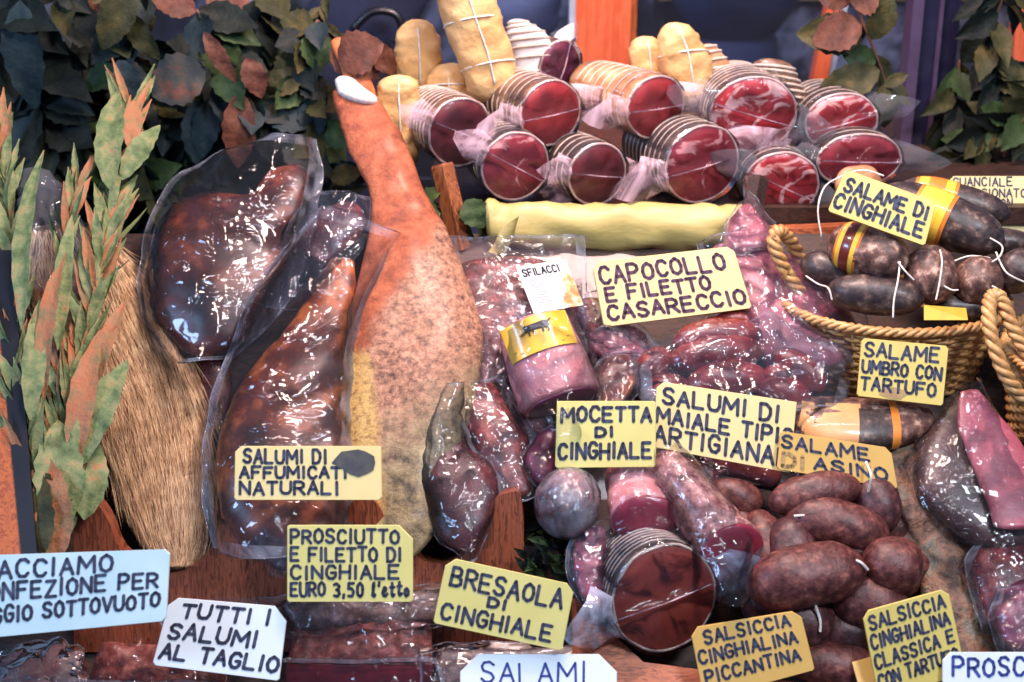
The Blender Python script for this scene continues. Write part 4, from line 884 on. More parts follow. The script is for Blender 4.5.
quadpack('meat_pack', 'dark red grainy meat piece in plastic under the pink speck, right edge', [(990, 534, 1006, 530), (972, 556, 1036, 548), (976, 590, 1050, 580), (984, 618, 1056, 610)], .075, M['redpack'], 'film', .5, seed=62, grow=7)
quadpack('meat_pack', 'purple packed piece at the lower right corner above the blue-lettered sign', [(1000, 596, 1050, 580), (994, 616, 1060, 606), (1000, 640, 1066, 634)], .090, M['purple'], 'film_pink', .5, seed=63, grow=6)

# ------------------------------------------------------------------ baskets
def braid(pts, r, n_=3, twist=1.0, closed=True):
    g = []; m_ = len(pts)
    for k in range(n_):
        q = []
        for i in range(m_):
            p = V(pts[i]); t_ = (V(pts[(i + 1) % m_]) - V(pts[i - 1])) if closed else (V(pts[min(i + 1, m_ - 1)]) - V(pts[max(i - 1, 0)])); t_.normalize()
            ref = V((0, 0, 1)) if abs(t_.z) < .85 else V((0, 1, 0)); u = t_.cross(ref).normalized(); w_ = u.cross(t_)
            a_ = twist * i + 2 * math.pi * k / n_; q.append(p + u * (r * math.cos(a_)) + w_ * (r * math.sin(a_)))
        g.append(loop(q, r * .85, 6) if closed else tube(q, r * .85, 6))
    return join(*g)
def basket(label, c, A, B, H, tilt, yaw, handles, rows=17):
    t = thing('wicker_basket', label, 'basket', c)
    R0 = Matrix.Rotation(math.radians(tilt), 3, 'X'); R1 = Matrix.Rotation(math.radians(yaw), 3, 'Z'); RR = R1 @ R0
    def P_(a_, k, z, dr=0): return V(c) + RR @ V(((A * k + dr) * math.cos(a_), (B * k + dr) * math.sin(a_), z))
    g = []; N_ = 132
    for j in range(rows):
        f = (j + .5) / rows; k = .80 + .20 * f; z = H * f
        g.append(loop([P_(2 * math.pi * i / N_, k, z, .0018 * math.cos(math.pi * (i * 44 / N_) + math.pi * (j % 2))) for i in range(N_)], .0029, 5))
    mk('woven_side', join(*g), M['wicker'], t)
    g = [tube([P_(2 * math.pi * (i + .0) / 22, .80, 0), P_(2 * math.pi * i / 22, .90, H * .5), P_(2 * math.pi * i / 22, 1.0, H)], .0028, 6) for i in range(22)]
    mk('stakes', join(*g), M['wicker'], t)
    mk('bottom', rings([V(c) + RR @ V((0, 0, -.002)), V(c) + RR @ V((0, 0, .003))], [RR @ V((A * .8, 0, 0))] * 2, [RR @ V((0, B * .8, 0))] * 2, 40), M['wicker'], t)
    mk('braided_rim', braid([P_(2 * math.pi * i / 100, 1.02, H + .002) for i in range(100)], .0036, 3, 2 * math.pi * 25 / 100), M['wicker'], t)
    for hh in handles:
        mk('handle', braid([V(p) for p in crom(hh, 60)], .0045, 3, .7, False), M['wicker'], t, label='braided arched handle')
    return t
bc = S(893, 384, .012)
basket('oval honey wicker basket full of dark mould-dusted salami', bc + V((0, .045, -.004)), .120, .070, .092, 10, -4,
       [[tuple(AT(x, y, Y)) for x, y, Y in ((822, 318, -.01), (800, 292, -.02), (784, 268, -.02), (774, 244, -.015), (778, 231, -.005), (790, 240, .01), (802, 262, .02), (816, 286, .03))]])
basket('second wicker basket cut off by the right edge of the photo', S(1075, 440, .035) + V((.01, .03, 0)), .085, .080, .095, 8, 0,
       [[tuple(S(1024, 400, .10)), tuple(S(1004, 372, .12)), tuple(S(990, 330, .135)), tuple(S(990, 300, .14)), tuple(S(1000, 298, .14)), tuple(S(1014, 330, .13)), tuple(S(1032, 360, .12))]])
SG = 'mould dusted salami in the oval basket'
def salami(label, p0, p1, rpx, h0, h1, mat='salami', cords=(), band=None, seed=0, bend=0):
    a_, b_ = S(*p0, h0), S(*p1, h1); d = b_ - a_; sd = d.cross(VB).normalized(); r = rpx * .00112
    t = thing('salami', label, 'salami', (a_ + b_) / 2 - V((0, 0, r)), SG)
    def P_(f): q = 2 * f - 1; return a_.lerp(b_, f) + sd * (bend * (1 - q * q))
    n = 26; pts = [P_(i / (n - 1)) for i in range(n)]; rad = [r * max((1 - abs(2 * i / (n - 1) - 1) ** 3) ** .55, .14) for i in range(n)]
    mk('salami_body', tube(pts, rad, 24, None, True, r * .05, 1 / r, seed), M[mat], t)
    if band:
        f0, f1 = band[0], band[1]; bn_ = None
        for k, (q0, q1, mt, kk) in enumerate(((f0, f1, 'band_orange', 1.03), (f0 + .03, f1 - .03, 'band_yellow', 1.045), (f0 + (f1 - f0) * .3, f1 - (f1 - f0) * .3, band[2], 1.06))):
            pp = [P_(q0 + (q1 - q0) * i / 7) for i in range(8)]; rd = [r * (1 - abs(2 * (q0 + (q1 - q0) * i / 7) - 1) ** 3) ** .55 * kk for i in range(8)]
            mk(('label_band', 'band_panel', 'band_print')[k], tube(pp, rd, 28, None, False), M[mt], t, label=('orange paper label band', 'yellow panel', 'printed centre of the label')[k])
    g = []
    for cpts in cords: g.append(tube([S(*q) for q in cpts], .0010, 6, 22))
    if g: mk('string', join(*g), M['string'], t)
    return t
salami('salami with a dark red and orange band and a tied knot, below the sign', (828, 240), (908, 264), 25, .105, .125, 'salami', [[(900, 262, .15), (898, 280, .155), (894, 300, .15), (893, 318, .142)], [(898, 262, .155), (906, 272, .155), (914, 280, .15)]], (.16, .46, 'band_red'), 1)
salami('salami on top with a large yellow and orange label, right of the sign', (876, 194), (1004, 244), 26, .10, .115, 'salami_black', [[(990, 238, .13), (1002, 246, .13), (1000, 256, .13), (992, 262, .13)]], (.30, .58, 'band_yellow'), 2)
salami('salami at the back with orange label stripes, above the yellow-labelled one', (900, 186), (1010, 216), 18, .065, .07, 'salami_black', (), (.12, .50, 'band_orange'), 3)
salami('pale tied salami end behind the upper left corner of the salame di cinghiale sign', (836, 186), (880, 184), 20, .075, .07, 'casing_tan', [[(822, 238, .10), (818, 210, .11), (824, 188, .11), (838, 178, .11), (862, 170, .11), (884, 176, .11)]], None, 4)
salami('dark salami lying along the front left rim of the basket', (826, 290), (924, 300), 19, .098, .112, 'salami_black', [[(806, 276, .09), (818, 284, .10), (828, 288, .115), (832, 300, .11)]], None, 5)
salami('black salami with pointed end at the far left inside the basket', (800, 262), (866, 278), 16, .082, .09, 'salami_black', (), None, 6)
salami('upright salami with a white string knot, right of the banded one', (926, 250), (936, 300), 24, .11, .115, 'salami', [[(940, 250, .14), (942, 262, .145), (940, 280, .145), (936, 300, .14)], [(944, 286, .14), (952, 290, .142), (958, 290, .14)]], None, 7)
salami('round-ended dark salami, second from right in the basket', (972, 262), (984, 300), 23, .105, .11, 'salami', [[(952, 262, .12), (970, 256, .125), (990, 258, .125)], [(992, 286, .135), (1000, 290, .135), (1006, 294, .13)]], None, 8)
salami('dark salami at the right end of the basket, crossed by a string', (1004, 256), (1032, 286), 22, .10, .10, 'salami_black', [[(996, 252, .12), (1006, 272, .13), (1024, 282, .125)]], None, 9)
salami('thin black salami at the back right, under the guanciale sign', (960, 236), (1040, 246), 13, .09, .09, 'salami_black', (), None, 10)
salami('deep black salami at the bottom of the basket, by a yellow scrap of label', (930, 306), (1000, 310), 14, .085, .085, 'salami_black', (), None, 11)
mk('label_scrap', prism([S(924, 305, .128), S(966, 308, .128), S(968, 320, .122), S(924, 320, .122)], -RN * .0008), M['band_yellow'], label='small yellow label scrap just behind the front basket rim', cat='label', smooth=False)

# ------------------------------------------------------------------ big netted salami half low in the middle
c = S(664, 598, .085); n_ = (VB * .95 + RT * .10 + UP * .02).normalized()
roll('big brownish red salami half in white netting, at the bottom between two yellow signs', c, .053, -n_ + V((-.15, 0, .25)), .10, 'brownslice', 'casing_dark', 11, .22, 1.04, .6, 'wing_blue', .0012, seed=70, rind='net', wrapl=.3)
# ------------------------------------------------------------------ bottom row packs
def flatpack(label, top, front, hgt, tm, fm_, seed, film_m='film_thin'):
    """block of meat in a tray: crusted top + cut front"""
    tl, tr, br, bl = top; t = thing('meat_block', label, 'meat', S((bl[0] + br[0]) / 2, bl[1] + front, .01))
    q = [S(*p, hgt) for p in top]; dz = V((0, 0, 0)); lo = [S(bl[0], bl[1] + front, hgt - .035), S(br[0], br[1] + front, hgt - .035)]
    nx, ny = 22, 10; vs, fs = [], []
    for j in range(ny + 1):
        for i in range(nx + 1):
            s, r = i / nx, j / ny; p = (q[0] * (1 - s) + q[1] * s) * (1 - r) + (q[3] * (1 - s) + q[2] * s) * r
            e = min(s, 1 - s, r, 1 - r); p = p + RN * (.004 * nz(p, 70, seed) - .006 * math.exp(-e * 18)); vs.append(p)
    for j in range(ny):
        for i in range(nx): a_ = j * (nx + 1) + i; fs.append((a_, a_ + nx + 1, a_ + nx + 2, a_ + 1))
    b0 = [p - RN * .045 for p in q]
    k = len(vs); vs += b0; n1 = nx + 1
    row0 = list(range(n1)); row1 = [ny * n1 + i for i in range(n1)]; c0 = [j * n1 for j in range(ny + 1)]; c1_ = [j * n1 + nx for j in range(ny + 1)]
    fs += [tuple(row0[::1] + [k + 1, k]), tuple(c0[::-1] + [k, k + 3]), tuple(c1_ + [k + 2, k + 1])]
    mk('crust', (vs, fs), M[tm], t)
    f0, f1 = q[3], q[2]; fv, ff = [], []
    for j in range(5):
        for i in range(nx + 1):
            s, r = i / nx, j / 4; p = (f0 * (1 - s) + f1 * s) * (1 - r) + (lo[0] * (1 - s) + lo[1] * s) * r; fv.append(p - RN * (.006 if j == 0 else 0) + V((0, -.002 * nz(p, 60, seed), 0)))
    for j in range(4):
        for i in range(nx): a_ = j * n1 + i; ff.append((a_, a_ + n1, a_ + n1 + 1, a_ + 1))
    mk('cut_face', (fv, ff), M[fm_], t)
    def g(p, dx, dy): return (p[0] + dx, p[1] + dy)
    mk('plastic_film', film([g(tl, -8, -8) + g(tr, 8, -8), tl + tr, bl + br, g(bl, -8, front) + g(br, 8, front)], hgt + .006, .008, wr=.003, seed=seed, sc=60), M[film_m], t)
    # gathered rim of film
    rimp = [S(x, y, hgt + .010) for x, y in (g(bl, -4, -2), ((bl[0] * 3 + br[0]) / 4, bl[1] - 1), ((bl[0] + br[0]) / 2, bl[1]), ((bl[0] + br[0] * 3) / 4, bl[1] - 2), g(br, 2, -3), g(br, 8, 8), g(br, 12, 24))]
    mk('film_rim', tube(rimp, .0028, 8, 60, amp=.0016, sc=160), M['film_hazy'], t)
    return t
M['redcrust'] = shiny('red_grained_crust', [(.3, (70, 30, 28)), (.5, (130, 62, 54)), (.7, (176, 112, 100))], 90, 90, .6)
M['deepred'] = slicemat('deep_red_face', (96, 16, 30), (124, 26, 42), (150, 60, 70), 30, .75, 20)
M['fadedcrust'] = shiny('brown_grey_crust', [(.3, (44, 32, 32)), (.5, (96, 72, 66)), (.7, (140, 116, 106))], 60, 80, .5)
flatpack('dark red block of cured meat in clear plastic with crusted top, below the euro sign', ((300, 600), (430, 600), (432, 664), (286, 662)), 46, .045, 'redcrust', 'deepred', 5)
quadpack('meat_pack', 'dark crusted block in plastic just behind the dark red block, under the euro sign', [(286, 600, 306, 632), (340, 592, 350, 628), (400, 590, 408, 624), (440, 588, 450, 618)], .040, M['fadedcrust'], 'film_thin', .5, seed=71)
quadpack('meat_pack', 'grey peppered block in plastic between bresaola and salami signs', [(440, 650, 442, 700), (480, 648, 480, 700), (540, 646, 540, 700), (586, 640, 590, 700)], .035, M['greypack'], 'film_thin', .35, seed=72, pw=.6)
flatpack('dark red packed meat at the bottom edge, left of the tutti i salumi sign', ((100, 640), (220, 646), (222, 690), (84, 684)), 40, .040, 'redcrust', 'deepred', 6)
quadpack('meat_pack', 'brown red packed meat above the tutti i salumi sign, right of the pale blue sign', [(176, 612, 186, 640), (206, 606, 214, 640), (240, 600, 246, 630), (280, 604, 284, 630)], .030, M['fadedcrust'], 'film_thin', .5, seed=73)
quadpack('meat_pack', 'crumpled bluish plastic pack in the lower left corner', [(-30, 662, -30, 704), (10, 652, 10, 704), (50, 644, 56, 704), (76, 650, 80, 690)], .040, M['darkpack'], 'film_hazy', .5, wr=.005, seed=74, fsc=60)
t = thing('herb_bunch', 'small bunch of dark green herbs beside the right prong of the rack', 'herbs', S(545, 575, .03)); HERB = t
# yellow scrap card behind
mk('card_scrap', prism([S(852, 662, .085), S(876, 655, .085), S(880, 690, .08), S(860, 690, .08)], -RN * .002), M['card_ochre'], label='small ochre card corner just left of the tartufo sausage sign', cat='sign', smooth=False)
t = thing('meat_pack', 'dark packed leg end in clear plastic hanging in the left rack cutout', 'meat', S(290, 560, .03))
mk('meat', slab([(240, 500, 320, 500), (246, 520, 322, 520), (258, 545, 318, 545), (270, 566, 306, 566)], .055, .4, seed=9, amp=.003), M['darkpack'], t)
mk('plastic_film', film([(234, 495, 330, 495), (240, 520, 330, 520), (252, 550, 324, 550), (266, 572, 312, 572)], .058, .032, wr=.003, seed=12), M['film_blue'], t)

# ------------------------------------------------------------------ leaves
def leaf(base, tip, wid, face, curl=.15, fold=.25, n=12, wave=.06, seed=0, sharp=1.0):
    b_, t_ = V(base), V(tip); d = t_ - b_; L_ = d.length; d.normalize(); f = V(face); f = (f - d * f.dot(d)).normalized(); s = d.cross(f)
    vs, fs = [], []
    for i in range(n + 1):
        k = i / n; w_ = wid * .5 * (math.sin(math.pi * min(1, k ** .85)) ** sharp) if 0 < k < 1 else 0.0006
        if 0 < k < 1: w_ *= (1.07 if i % 2 else .95)
        c = b_ + d * (L_ * k) + f * (curl * L_ * math.sin(k * math.pi) ) 
        for q in (-1, -.5, 0, .5, 1): vs.append(c + s * (w_ * q) + f * (abs(q) * w_ * fold - (.0006 if q == 0 else 0) + wave * w_ * math.sin(k * 14 + q * 3 + seed)))
    for i in range(n):
        for q in range(4): fs.append((i * 5 + q, (i + 1) * 5 + q, (i + 1) * 5 + q + 1, i * 5 + q + 1))
    return vs, fs
def branch(name, label, cat, stem, f, spec, r=.0016, big=(), loc=None, group=None, fill=None):
    """stem: picture points (x,y[,depth key]); f maps them to places; spec = (count,len0,len1,width,mats,spread,jit)"""
    pts = [f(*p) for p in stem]; sp = [V(q) for q in crom([tuple(p) for p in pts], 40)]
    t = thing(name, label, cat, loc or sp[0], group)
    mk('stem', tube(sp, [r * (1.1 - .8 * i / 39) for i in range(40)], 7), M['stem'], t)
    r_ = random.Random(hash(label) % 9999 if False else sum(ord(c) for c in label)); by = {}
    cnt, l0, l1, wd, mats, spread, jit = spec
    for i in range(cnt):
        k = int(38 * (i + r_.random()) / max(cnt, 1)); b_ = sp[min(k, 38)]; d = (sp[min(k + 1, 39)] - sp[min(k, 38)]).normalized()
        sdv = d.cross(VB).normalized() * (1 if i % 2 else -1) * r_.uniform(.5, 1.1); L_ = r_.uniform(l0, l1)
        dr = (d + sdv * spread + VB * r_.uniform(-.1, .9) * spread + V((r_.gauss(0, jit), r_.gauss(0, jit), r_.gauss(0, jit)))).normalized()
        fc = (VB + V((r_.gauss(0, .45), r_.gauss(0, .3), r_.gauss(0, .45))))
        by.setdefault(r_.choice(mats), []).append(leaf(b_, b_ + dr * L_, wd * r_.uniform(.75, 1.2), fc, r_.uniform(-.06, .12), r_.uniform(.1, .4), seed=i))
    if by:
        ks = sorted(by); mk('foliage', join(*[(j[0], j[1], [ks.index(k)] * len(j[1])) for k in ks for j in by[k]]), [M[k] for k in ks], t)
    for i, (b0, t0, w0, mt) in enumerate(big):
        A_, B_ = f(*b0), f(*t0); mk('leaf', leaf(A_, B_, w0 * .00118, VB + V((rnd.uniform(-.3, .3), 0, rnd.uniform(-.2, .2))), .08, .2, 12, .10, i, .75), M[mt], t)
    return t
SG_ = ['leaf_sage', 'leaf_sage', 'leaf_sage', 'leaf_peach']
fS = lambda x, y, h=.09: S(x, y, h)
branch('dried_branch', 'tall branch of pale sage green and peach leaves standing in front of the bristly leg', 'plant', [(62, 545, .10), (70, 450, .105), (84, 350, .11), (104, 250, .11), (120, 170, .10), (134, 100, .09)], fS, (150, .045, .08, .0105, SG_, .32, .10), .0028, group=None,
       big=[((62, 530, .12), (58, 420, .125), 40, 'leaf_sage'), ((76, 470, .12), (128, 360, .125), 30, 'leaf_sage'), ((74, 470, .12), (100, 330, .13), 24, 'leaf_peach'), ((48, 520, .12), (28, 470, .12), 44, 'leaf_olive'), ((84, 520, .11), (96, 440, .11), 28, 'leaf_sage'), ((60, 560, .125), (44, 455, .13), 42, 'leaf_peach'), ((88, 400, .12), (126, 300, .13), 18, 'leaf_peach'), ((110, 190, .12), (118, 90, .12), 28, 'leaf_sage'), ((122, 180, .12), (160, 125, .12), 22, 'leaf_sage'), ((130, 150, .12), (134, 100, .12), 18, 'leaf_peach')])
branch('dried_branch', 'left branch of long sage leaves rising at the left edge by the orange wood', 'plant', [(40, 560, .115), (34, 470, .125), (20, 380, .13), (14, 280, .125), (6, 190, .11), (2, 140, .10)], fS, (110, .045, .08, .0105, SG_, .32, .10), .0026,
       big=[((22, 330, .15), (44, 150, .14), 18, 'leaf_sage'), ((44, 400, .15), (66, 250, .15), 18, 'leaf_peach'), ((30, 420, .15), (40, 300, .15), 20, 'leaf_sage'), ((58, 350, .14), (72, 215, .14), 16, 'leaf_sage'), ((40, 560, .13), (38, 470, .13), 36, 'leaf_olive')])
branch('dried_branch', 'middle sage branch between the two taller ones, over the tan fur', 'plant', [(66, 540, .10), (66, 430, .11), (60, 330, .12), (66, 240, .12), (80, 180, .11)], fS, (60, .045, .07, .010, SG_, .3, .12), .0022)
for nm, xy, lb_ in (('bag', None, None),):
    t = thing('empty_bag', 'clear plastic bag corner shining behind the sage leaves at left', 'bag', S(60, 300, .04))
    mk('plastic_film', film([(24, 170, 50, 168), (20, 200, 72, 200), (20, 240, 90, 240), (30, 290, 84, 296)], .075, .012, wr=.003, seed=2), M['film_hazy'], t)
# garland behind, upper left
fY = lambda x, y, Y=.30: AT(x, y, Y)
DK = ['leaf_dark', 'leaf_dark', 'leaf_blue', 'leaf_green', 'leaf_olive']
gl_ = [
 ('leafy branch with big grey green and rusty leaves hanging above the smoked ham', [(196, 10, .26), (214, 34, .26), (238, 82, .26), (262, 110, .25), (300, 170, .24)], (16, .05, .08, .045, DK, .8, .3),
  [((205, 66, .24), (152, 96, .24), 52, 'leaf_mixed'), ((240, 92, .23), (238, 168, .23), 34, 'leaf_brown'), ((204, 32, .23), (236, 82, .23), 18, 'leaf_brown'), ((196, 12, .23), (150, -4, .23), 30, 'leaf_brown'), ((246, 58, .23), (262, 98, .23), 26, 'leaf_brown')]),
 ('dark branch with an olive leaf pointing down at the upper left', [(150, -30, .28), (130, 20, .28), (118, 70, .28), (128, 130, .27)], (14, .05, .08, .04, DK, .8, .3),
  [((134, -20, .24), (102, 50, .24), 36, 'leaf_olive'), ((118, 60, .24), (140, 100, .24), 26, 'leaf_blue'), ((126, 10, .25), (160, 60, .25), 26, 'leaf_olive')]),
 ('dark bluish leafy branch filling the top left corner', [(-20, -20, .32), (20, 30, .32), (36, 90, .31), (60, 150, .3)], (22, .07, .12, .05, ['leaf_dark', 'leaf_blue', 'leaf_dark'], .8, .3), [((20, 0, .28), (36, 110, .28), 44, 'leaf_blue')]),
 ('dark leafy branch between sage bouquet and hanging rusty leaf', [(100, 40, .34), (150, 90, .34), (190, 140, .33), (240, 180, .32)], (24, .06, .09, .045, DK, .8, .3), [((196, 100, .28), (212, 175, .28), 44, 'leaf_blue'), ((216, 96, .27), (200, 160, .27), 30, 'leaf_blue')]),
 ('low dark leafy branch behind the sage bouquet', [(30, 120, .34), (90, 150, .33), (150, 180, .32), (190, 205, .3)], (26, .06, .10, .045, ['leaf_dark', 'leaf_dark', 'leaf_green', 'leaf_olive'], .8, .3), []),
 ('green twig with dull leaves behind the ham shank', [(318, 20, .26), (300, 60, .26), (318, 120, .25), (330, 180, .24)], (20, .04, .06, .035, ['leaf_green', 'leaf_dark', 'leaf_blue', 'leaf_olive'], .8, .3), [((338, 62, .19), (384, 44, .19), 44, 'leaf_brown'), ((330, 50, .22), (380, 78, .22), 34, 'leaf_brown'), ((372, 40, .22), (396, 76, .22), 24, 'leaf_brown'), ((330, 178, .22), (362, 172, .22), 22, 'leaf_olive')]),
 ('leafy twig drooping to the left of the jacket, near the pale post', [(260, -10, .34), (280, 40, .34), (290, 100, .33), (320, 150, .32)], (22, .05, .07, .04, DK, .8, .3), []),
 ('long rusty twig arching over the top left corner', [(50, -20, .3), (80, 10, .3), (110, 30, .29), (150, 44, .28)], (10, .05, .07, .035, ['leaf_brown', 'leaf_olive', 'leaf_dark'], .7, .3), []),
 ('fine olive sprig above the jacket collar, top centre left', [(330, -20, .3), (320, 20, .3), (340, 50, .29), (350, 70, .28)], (22, .02, .035, .014, ['leaf_olive', 'leaf_green'], .9, .3), []),
]
for lb_, st_, sp_, bg_ in gl_: branch('leafy_branch', lb_, 'plant', st_, fY, sp_, .0022, big=bg_)
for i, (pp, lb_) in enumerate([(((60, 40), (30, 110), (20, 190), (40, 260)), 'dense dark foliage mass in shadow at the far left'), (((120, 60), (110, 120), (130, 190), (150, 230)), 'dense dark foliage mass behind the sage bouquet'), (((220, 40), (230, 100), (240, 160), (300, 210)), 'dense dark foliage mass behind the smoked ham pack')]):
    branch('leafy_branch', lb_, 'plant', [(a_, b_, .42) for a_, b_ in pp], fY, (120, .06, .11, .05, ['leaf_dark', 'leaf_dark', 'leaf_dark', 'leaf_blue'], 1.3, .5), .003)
# leaves under the shelf
branch('leafy_branch', 'green leaves beside the wooden stake, under the leftmost cut salami', 'plant', [(405, 200, .12), (425, 212, .12), (470, 222, .115), (495, 226, .11)], fY, (10, .03, .045, .025, ['leaf_green', 'leaf_sage'], .8, .3), .0015, big=[((412, 196, .10), (438, 236, .09), 26, 'leaf_green'), ((466, 200, .10), (484, 228, .09), 28, 'leaf_green')])
# right branch
branch('leafy_branch', 'dry branch with large olive and tan leaves before the thin orange bar', 'plant', [(850, -20, .30), (862, 20, .30), (878, 60, .29), (886, 90, .28), (880, 130, .27)], fY, (4, .03, .05, .03, ['leaf_olive'], .8, .3), .0022,
       big=[((866, 34, .26), (796, 34, .26), 42, 'leaf_olive'), ((862, 24, .25), (812, 44, .25), 40, 'leaf_brown'), ((880, 70, .25), (812, 100, .25), 36, 'leaf_olive'), ((876, 62, .26), (842, 54, .26), 26, 'leaf_green'), ((872, 40, .25), (890, -10, .25), 30, 'leaf_olive'), ((884, 84, .24), (884, 128, .24), 26, 'leaf_olive'), ((884, 86, .24), (908, 74, .24), 14, 'leaf_olive'), ((850, 2, .25), (880, -10, .25), 40, 'leaf_brown'), ((850, 2, .26), (815, -6, .26), 24, 'leaf_brown')])
for i, (pp, lb_, mt) in enumerate([(((1040, 110), (1000, 124), (975, 145), (948, 182)), 'green twig with narrow leaves right of the dark post', ['leaf_green', 'leaf_dark', 'leaf_olive']), (((1010, -20), (990, 40), (1000, 90), (1020, 150)), 'dark leafy branch in the upper right corner', ['leaf_dark', 'leaf_dark', 'leaf_olive']), (((960, 60), (955, 110), (960, 150), (980, 175)), 'olive leaves hanging close along the right of the dark post', ['leaf_olive', 'leaf_green', 'leaf_dark']), (((1030, 60), (1010, 120), (1010, 160), (990, 190)), 'dark brown green leaves above the guanciale sign', ['leaf_dark', 'leaf_brown', 'leaf_dark', 'leaf_olive'])]):
    branch('leafy_branch', lb_, 'plant', [(a_, b_, .34 + .03 * i) for a_, b_ in pp], fY, (26, .04, .075, .03, mt, .9, .35), .002)
r_ = random.Random(5); jn = []
for i in range(60):
    p = S(r_.uniform(518, 568), r_.uniform(530, 574), r_.uniform(.03, .075)); d = V((r_.gauss(0, 1), r_.gauss(0, .5), r_.gauss(0, 1))).normalized()
    jn.append(leaf(p, p + d * .02, .008, VB + V((r_.gauss(0, .5), 0, r_.gauss(0, .5))), seed=i))
k = len(jn) // 2
mk('foliage', join(*[(j[0], j[1], [i % 2] * len(j[1])) for i, j in enumerate(jn)]), [M['leaf_green'], M['leaf_dark']], HERB)

# ------------------------------------------------------------------ signs
card([(-95, 558), (170, 549), (166, 621), (-95, 646)], .170, M['card_blue'], [('FACCIAMO', -4 + 80 + 0, 207, 56, 17, 3), ('CONFEZIONE PER', 70, 253, 35, 16, 4), ('VIAGGIO SOTTOVUOTO', 58, 256, 13, 15, 4)], 'pale blue vacuum packing sign at the lower left, cut off by the photo edge', 2.4, cut=(0, 5, 4, 0), tilt=60)
card([(170, 597), (288, 607), (279, 681), (152, 665)], .105, M['card_white'], [('TUTTI I', 16, 106, 53, 14), ('SALUMI', 8, 96, 30, 15), ('AL TAGLIO', 5, 120, 8, 15)], 'white tutti i salumi al taglio sign in the bottom row', 2.5, cut=(9, 14, 2, 3), tilt=58, slant=.08)
def smudge(t, f, W_, H_):
    pts = [f(124 + 17 * math.cos(a_ / 12 * 6.283) * (1 + .12 * math.sin(a_ * 2.3)) + (-8 if math.cos(a_ / 12 * 6.283) < -.4 and math.sin(a_ / 12 * 6.283) > 0 else 0), 37 + 13.5 * math.sin(a_ / 12 * 6.283) * (1 + .1 * math.sin(a_ * 3.1)), .0007) for a_ in range(12)]
    mk('ink_smudge', (pts, [tuple(range(12))]), M['smudge'], t, label='dark rubbed ink smudge', smooth=False)
card([(235, 446), (381, 446), (382, 500), (234, 500)], .150, M['card_cream'], [('SALUMI DI', 9, 92, 37, 13), ('AFFUMICATI', 6, 112, 22, 11), ('NATURALI', 6, 104, 6, 12)], 'cream salumi affumicati sign with a dark smudge in its top right corner', 2.1, cut=(6, 0, 3, 2), extra=smudge)
card([(287, 525), (413, 525), (413, 602), (287, 602)], .140, M['card_lemon'], [('PROSCIUTTO', 4, 112, 59, 13), ('E FILETTO DI', 4, 114, 41, 13), ('CINGHIALE', 4, 112, 23, 13), ("EURO 3,50 l'etto", 4, 122, 6, 13)], 'lemon yellow prosciutto sign with a euro price, in front of the rack', 2.1, cut=(2, 14, 2, 2))
card([(447, 557), (575, 585), (562, 651), (433, 623)], .120, M['card_lemon'], [('BRESAOLA', 9, 122, 41, 18), ('DI', 50, 68, 28, 9), ('CINGHIALE', 6, 118, 7, 15)], 'lemon yellow bresaola di cinghiale sign tilted in front of the rack', 2.4, cut=(9, 8, 2, 2))
card([(460, 654), (617, 654), (617, 708), (460, 708)], .085, M['card_white'], [('SALAMI', 21, 126, 25, 20)], 'white salami sign in blue letters at the bottom centre edge', 1.7, 'ink_blue', cut=(18, 18, 0, 0), tilt=55)
card([(690, 628), (800, 610), (815, 670), (704, 700)], .095, M['card_ochre'], [('SALSICCIA', 12, 100, 51, 12, 2), ('CINGHIALINA', 3, 103, 33, 12, 1), ('PICCANTINA', 6, 102, 14, 12, 1)], 'ochre salsiccia piccantina sign at the bottom, left of the tartufo one', 2.0, cut=(8, 8, 2, 2))
card([(862, 612), (948, 588), (966, 672), (880, 704)], .115, M['card_yellow'], [('SALSICCIA', 5, 84, 71, 13, 1), ('CINGHIALINA', 3, 85, 52, 13, 1), ('CLASSICA E', 3, 86, 33, 13, 1), ('CON TARTUFO', 3, 86, 14, 13, 1)], 'yellow salsiccia classica con tartufo sign at the lower right of the sausage heap', 2.0, cut=(7, 7, 2, 2))
card([(943, 652), (1100, 652), (1100, 716), (943, 716)], .110, M['card_white'], [('PROSCIUTTO', 10, 150, 40, 18)], 'white prosciutto sign in blue letters at the bottom right corner', 2.2, 'ink_blue', cut=(8, 0, 0, 0), tilt=58)
card([(781, 431), (891, 448), (898, 489), (777, 469)], .105, M['card_ochre'], [('SALAME', 2, 92, 24, 12), ('ASINO', 36, 108, 7, 11)], 'small orange yellow salame di asino sign over the topmost sausage', 2.1, cut=(2, 6, 2, 2),
     extra=lambda t, f, W_, H_: mk('faded_lettering', paint(strokes('DI', 5, 26, 4, 13), 2.0, f), M['faded'], t, label='faded brown letters', smooth=False))
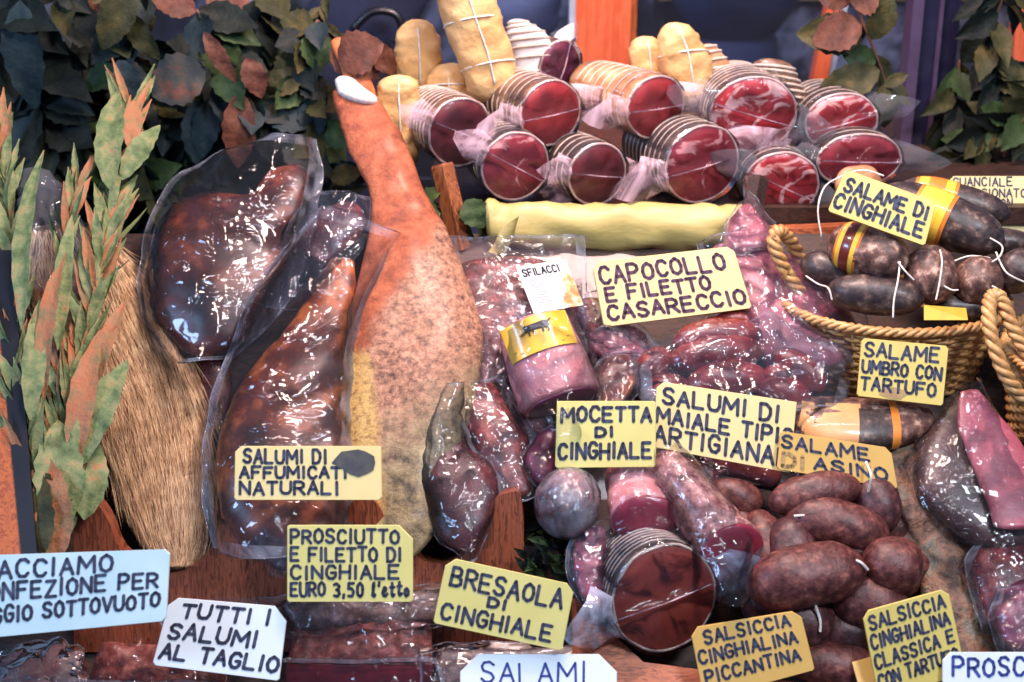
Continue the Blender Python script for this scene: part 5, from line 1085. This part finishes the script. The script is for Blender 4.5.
card([(657, 381), (797, 402), (790, 473), (653, 447)], .108, M['card_cream'], [('SALUMI DI', 7, 124, 47, 15), ('MAIALE TIPICI', 2, 146, 27, 14), ('ARTIGIANALI', 1, 146, 6, 16)], 'cream salumi di maiale sign in front of the packed sausages', 2.4, cut=(7, 0, 0, 2))
card([(557, 401), (656, 401), (656, 467), (555, 468)], .118, M['card_lemon'], [('MOCETTA', 5, 95, 46, 14), ('DI', 40, 57, 31, 9), ('CINGHIALE', 3, 95, 9, 15)], 'lemon yellow mocetta di cinghiale sign in the centre', 2.4, cut=(2, 2, 2, 2))
card([(592, 262), (733, 246), (752, 308), (604, 327)], .085, M['card_cream'], [('CAPOCOLLO', 5, 132, 43, 16), ('E FILETTO', 8, 112, 25, 13), ('CASARECCIO', 6, 142, 6, 14)], 'thick cream capocollo e filetto sign leaning below the long paper roll', 2.4, 'ink_brown', th=.010, cut=(7, 6, 2, 2), tilt=64)
card([(862, 338), (949, 346), (943, 406), (857, 396)], .105, M['card_yellow'], [('SALAME', 4, 78, 42, 13), ('UMBRO CON', 3, 82, 25, 12), ('TARTUFO', 3, 78, 8, 12)], 'yellow salame umbro con tartufo sign leaning on the basket front', 2.0, cut=(3, 3, 2, 2),
     extra=lambda t, f, W_, H_: mk('stain', ([f(36 + 14 * math.cos(a_ / 12 * 6.283) * (1 + .2 * math.sin(a_ * 2.1)), 7 + 6 * math.sin(a_ / 12 * 6.283), .0004) for a_ in range(12)], [tuple(range(12))]), M['faded'], t, label='brown water stain', smooth=False))
card([(846, 169), (937, 202), (925, 246), (828, 211)], .165, M['card_yellow'], [('SALAME DI', 6, 94, 25, 13), ('CINGHIALE', 2, 94, 6, 14)], 'yellow salame di cinghiale sign tilted on top of the basket', 2.3, cut=(6, 6, 2, 2))
card([(950, 176), (1070, 176), (1070, 232), (950, 232)], .0, M['card_cream'], [('GUANCIALE', 3, 62, 46, 8), ('STAGIONATO', 10, 76, 35, 8), ('CON', 44, 62, 25, 8)], 'cream guanciale stagionato sign in thin black letters behind the basket', 1.1, 'ink', cut=(4, 0, 0, 0), at=AT(1000, 204, .155))
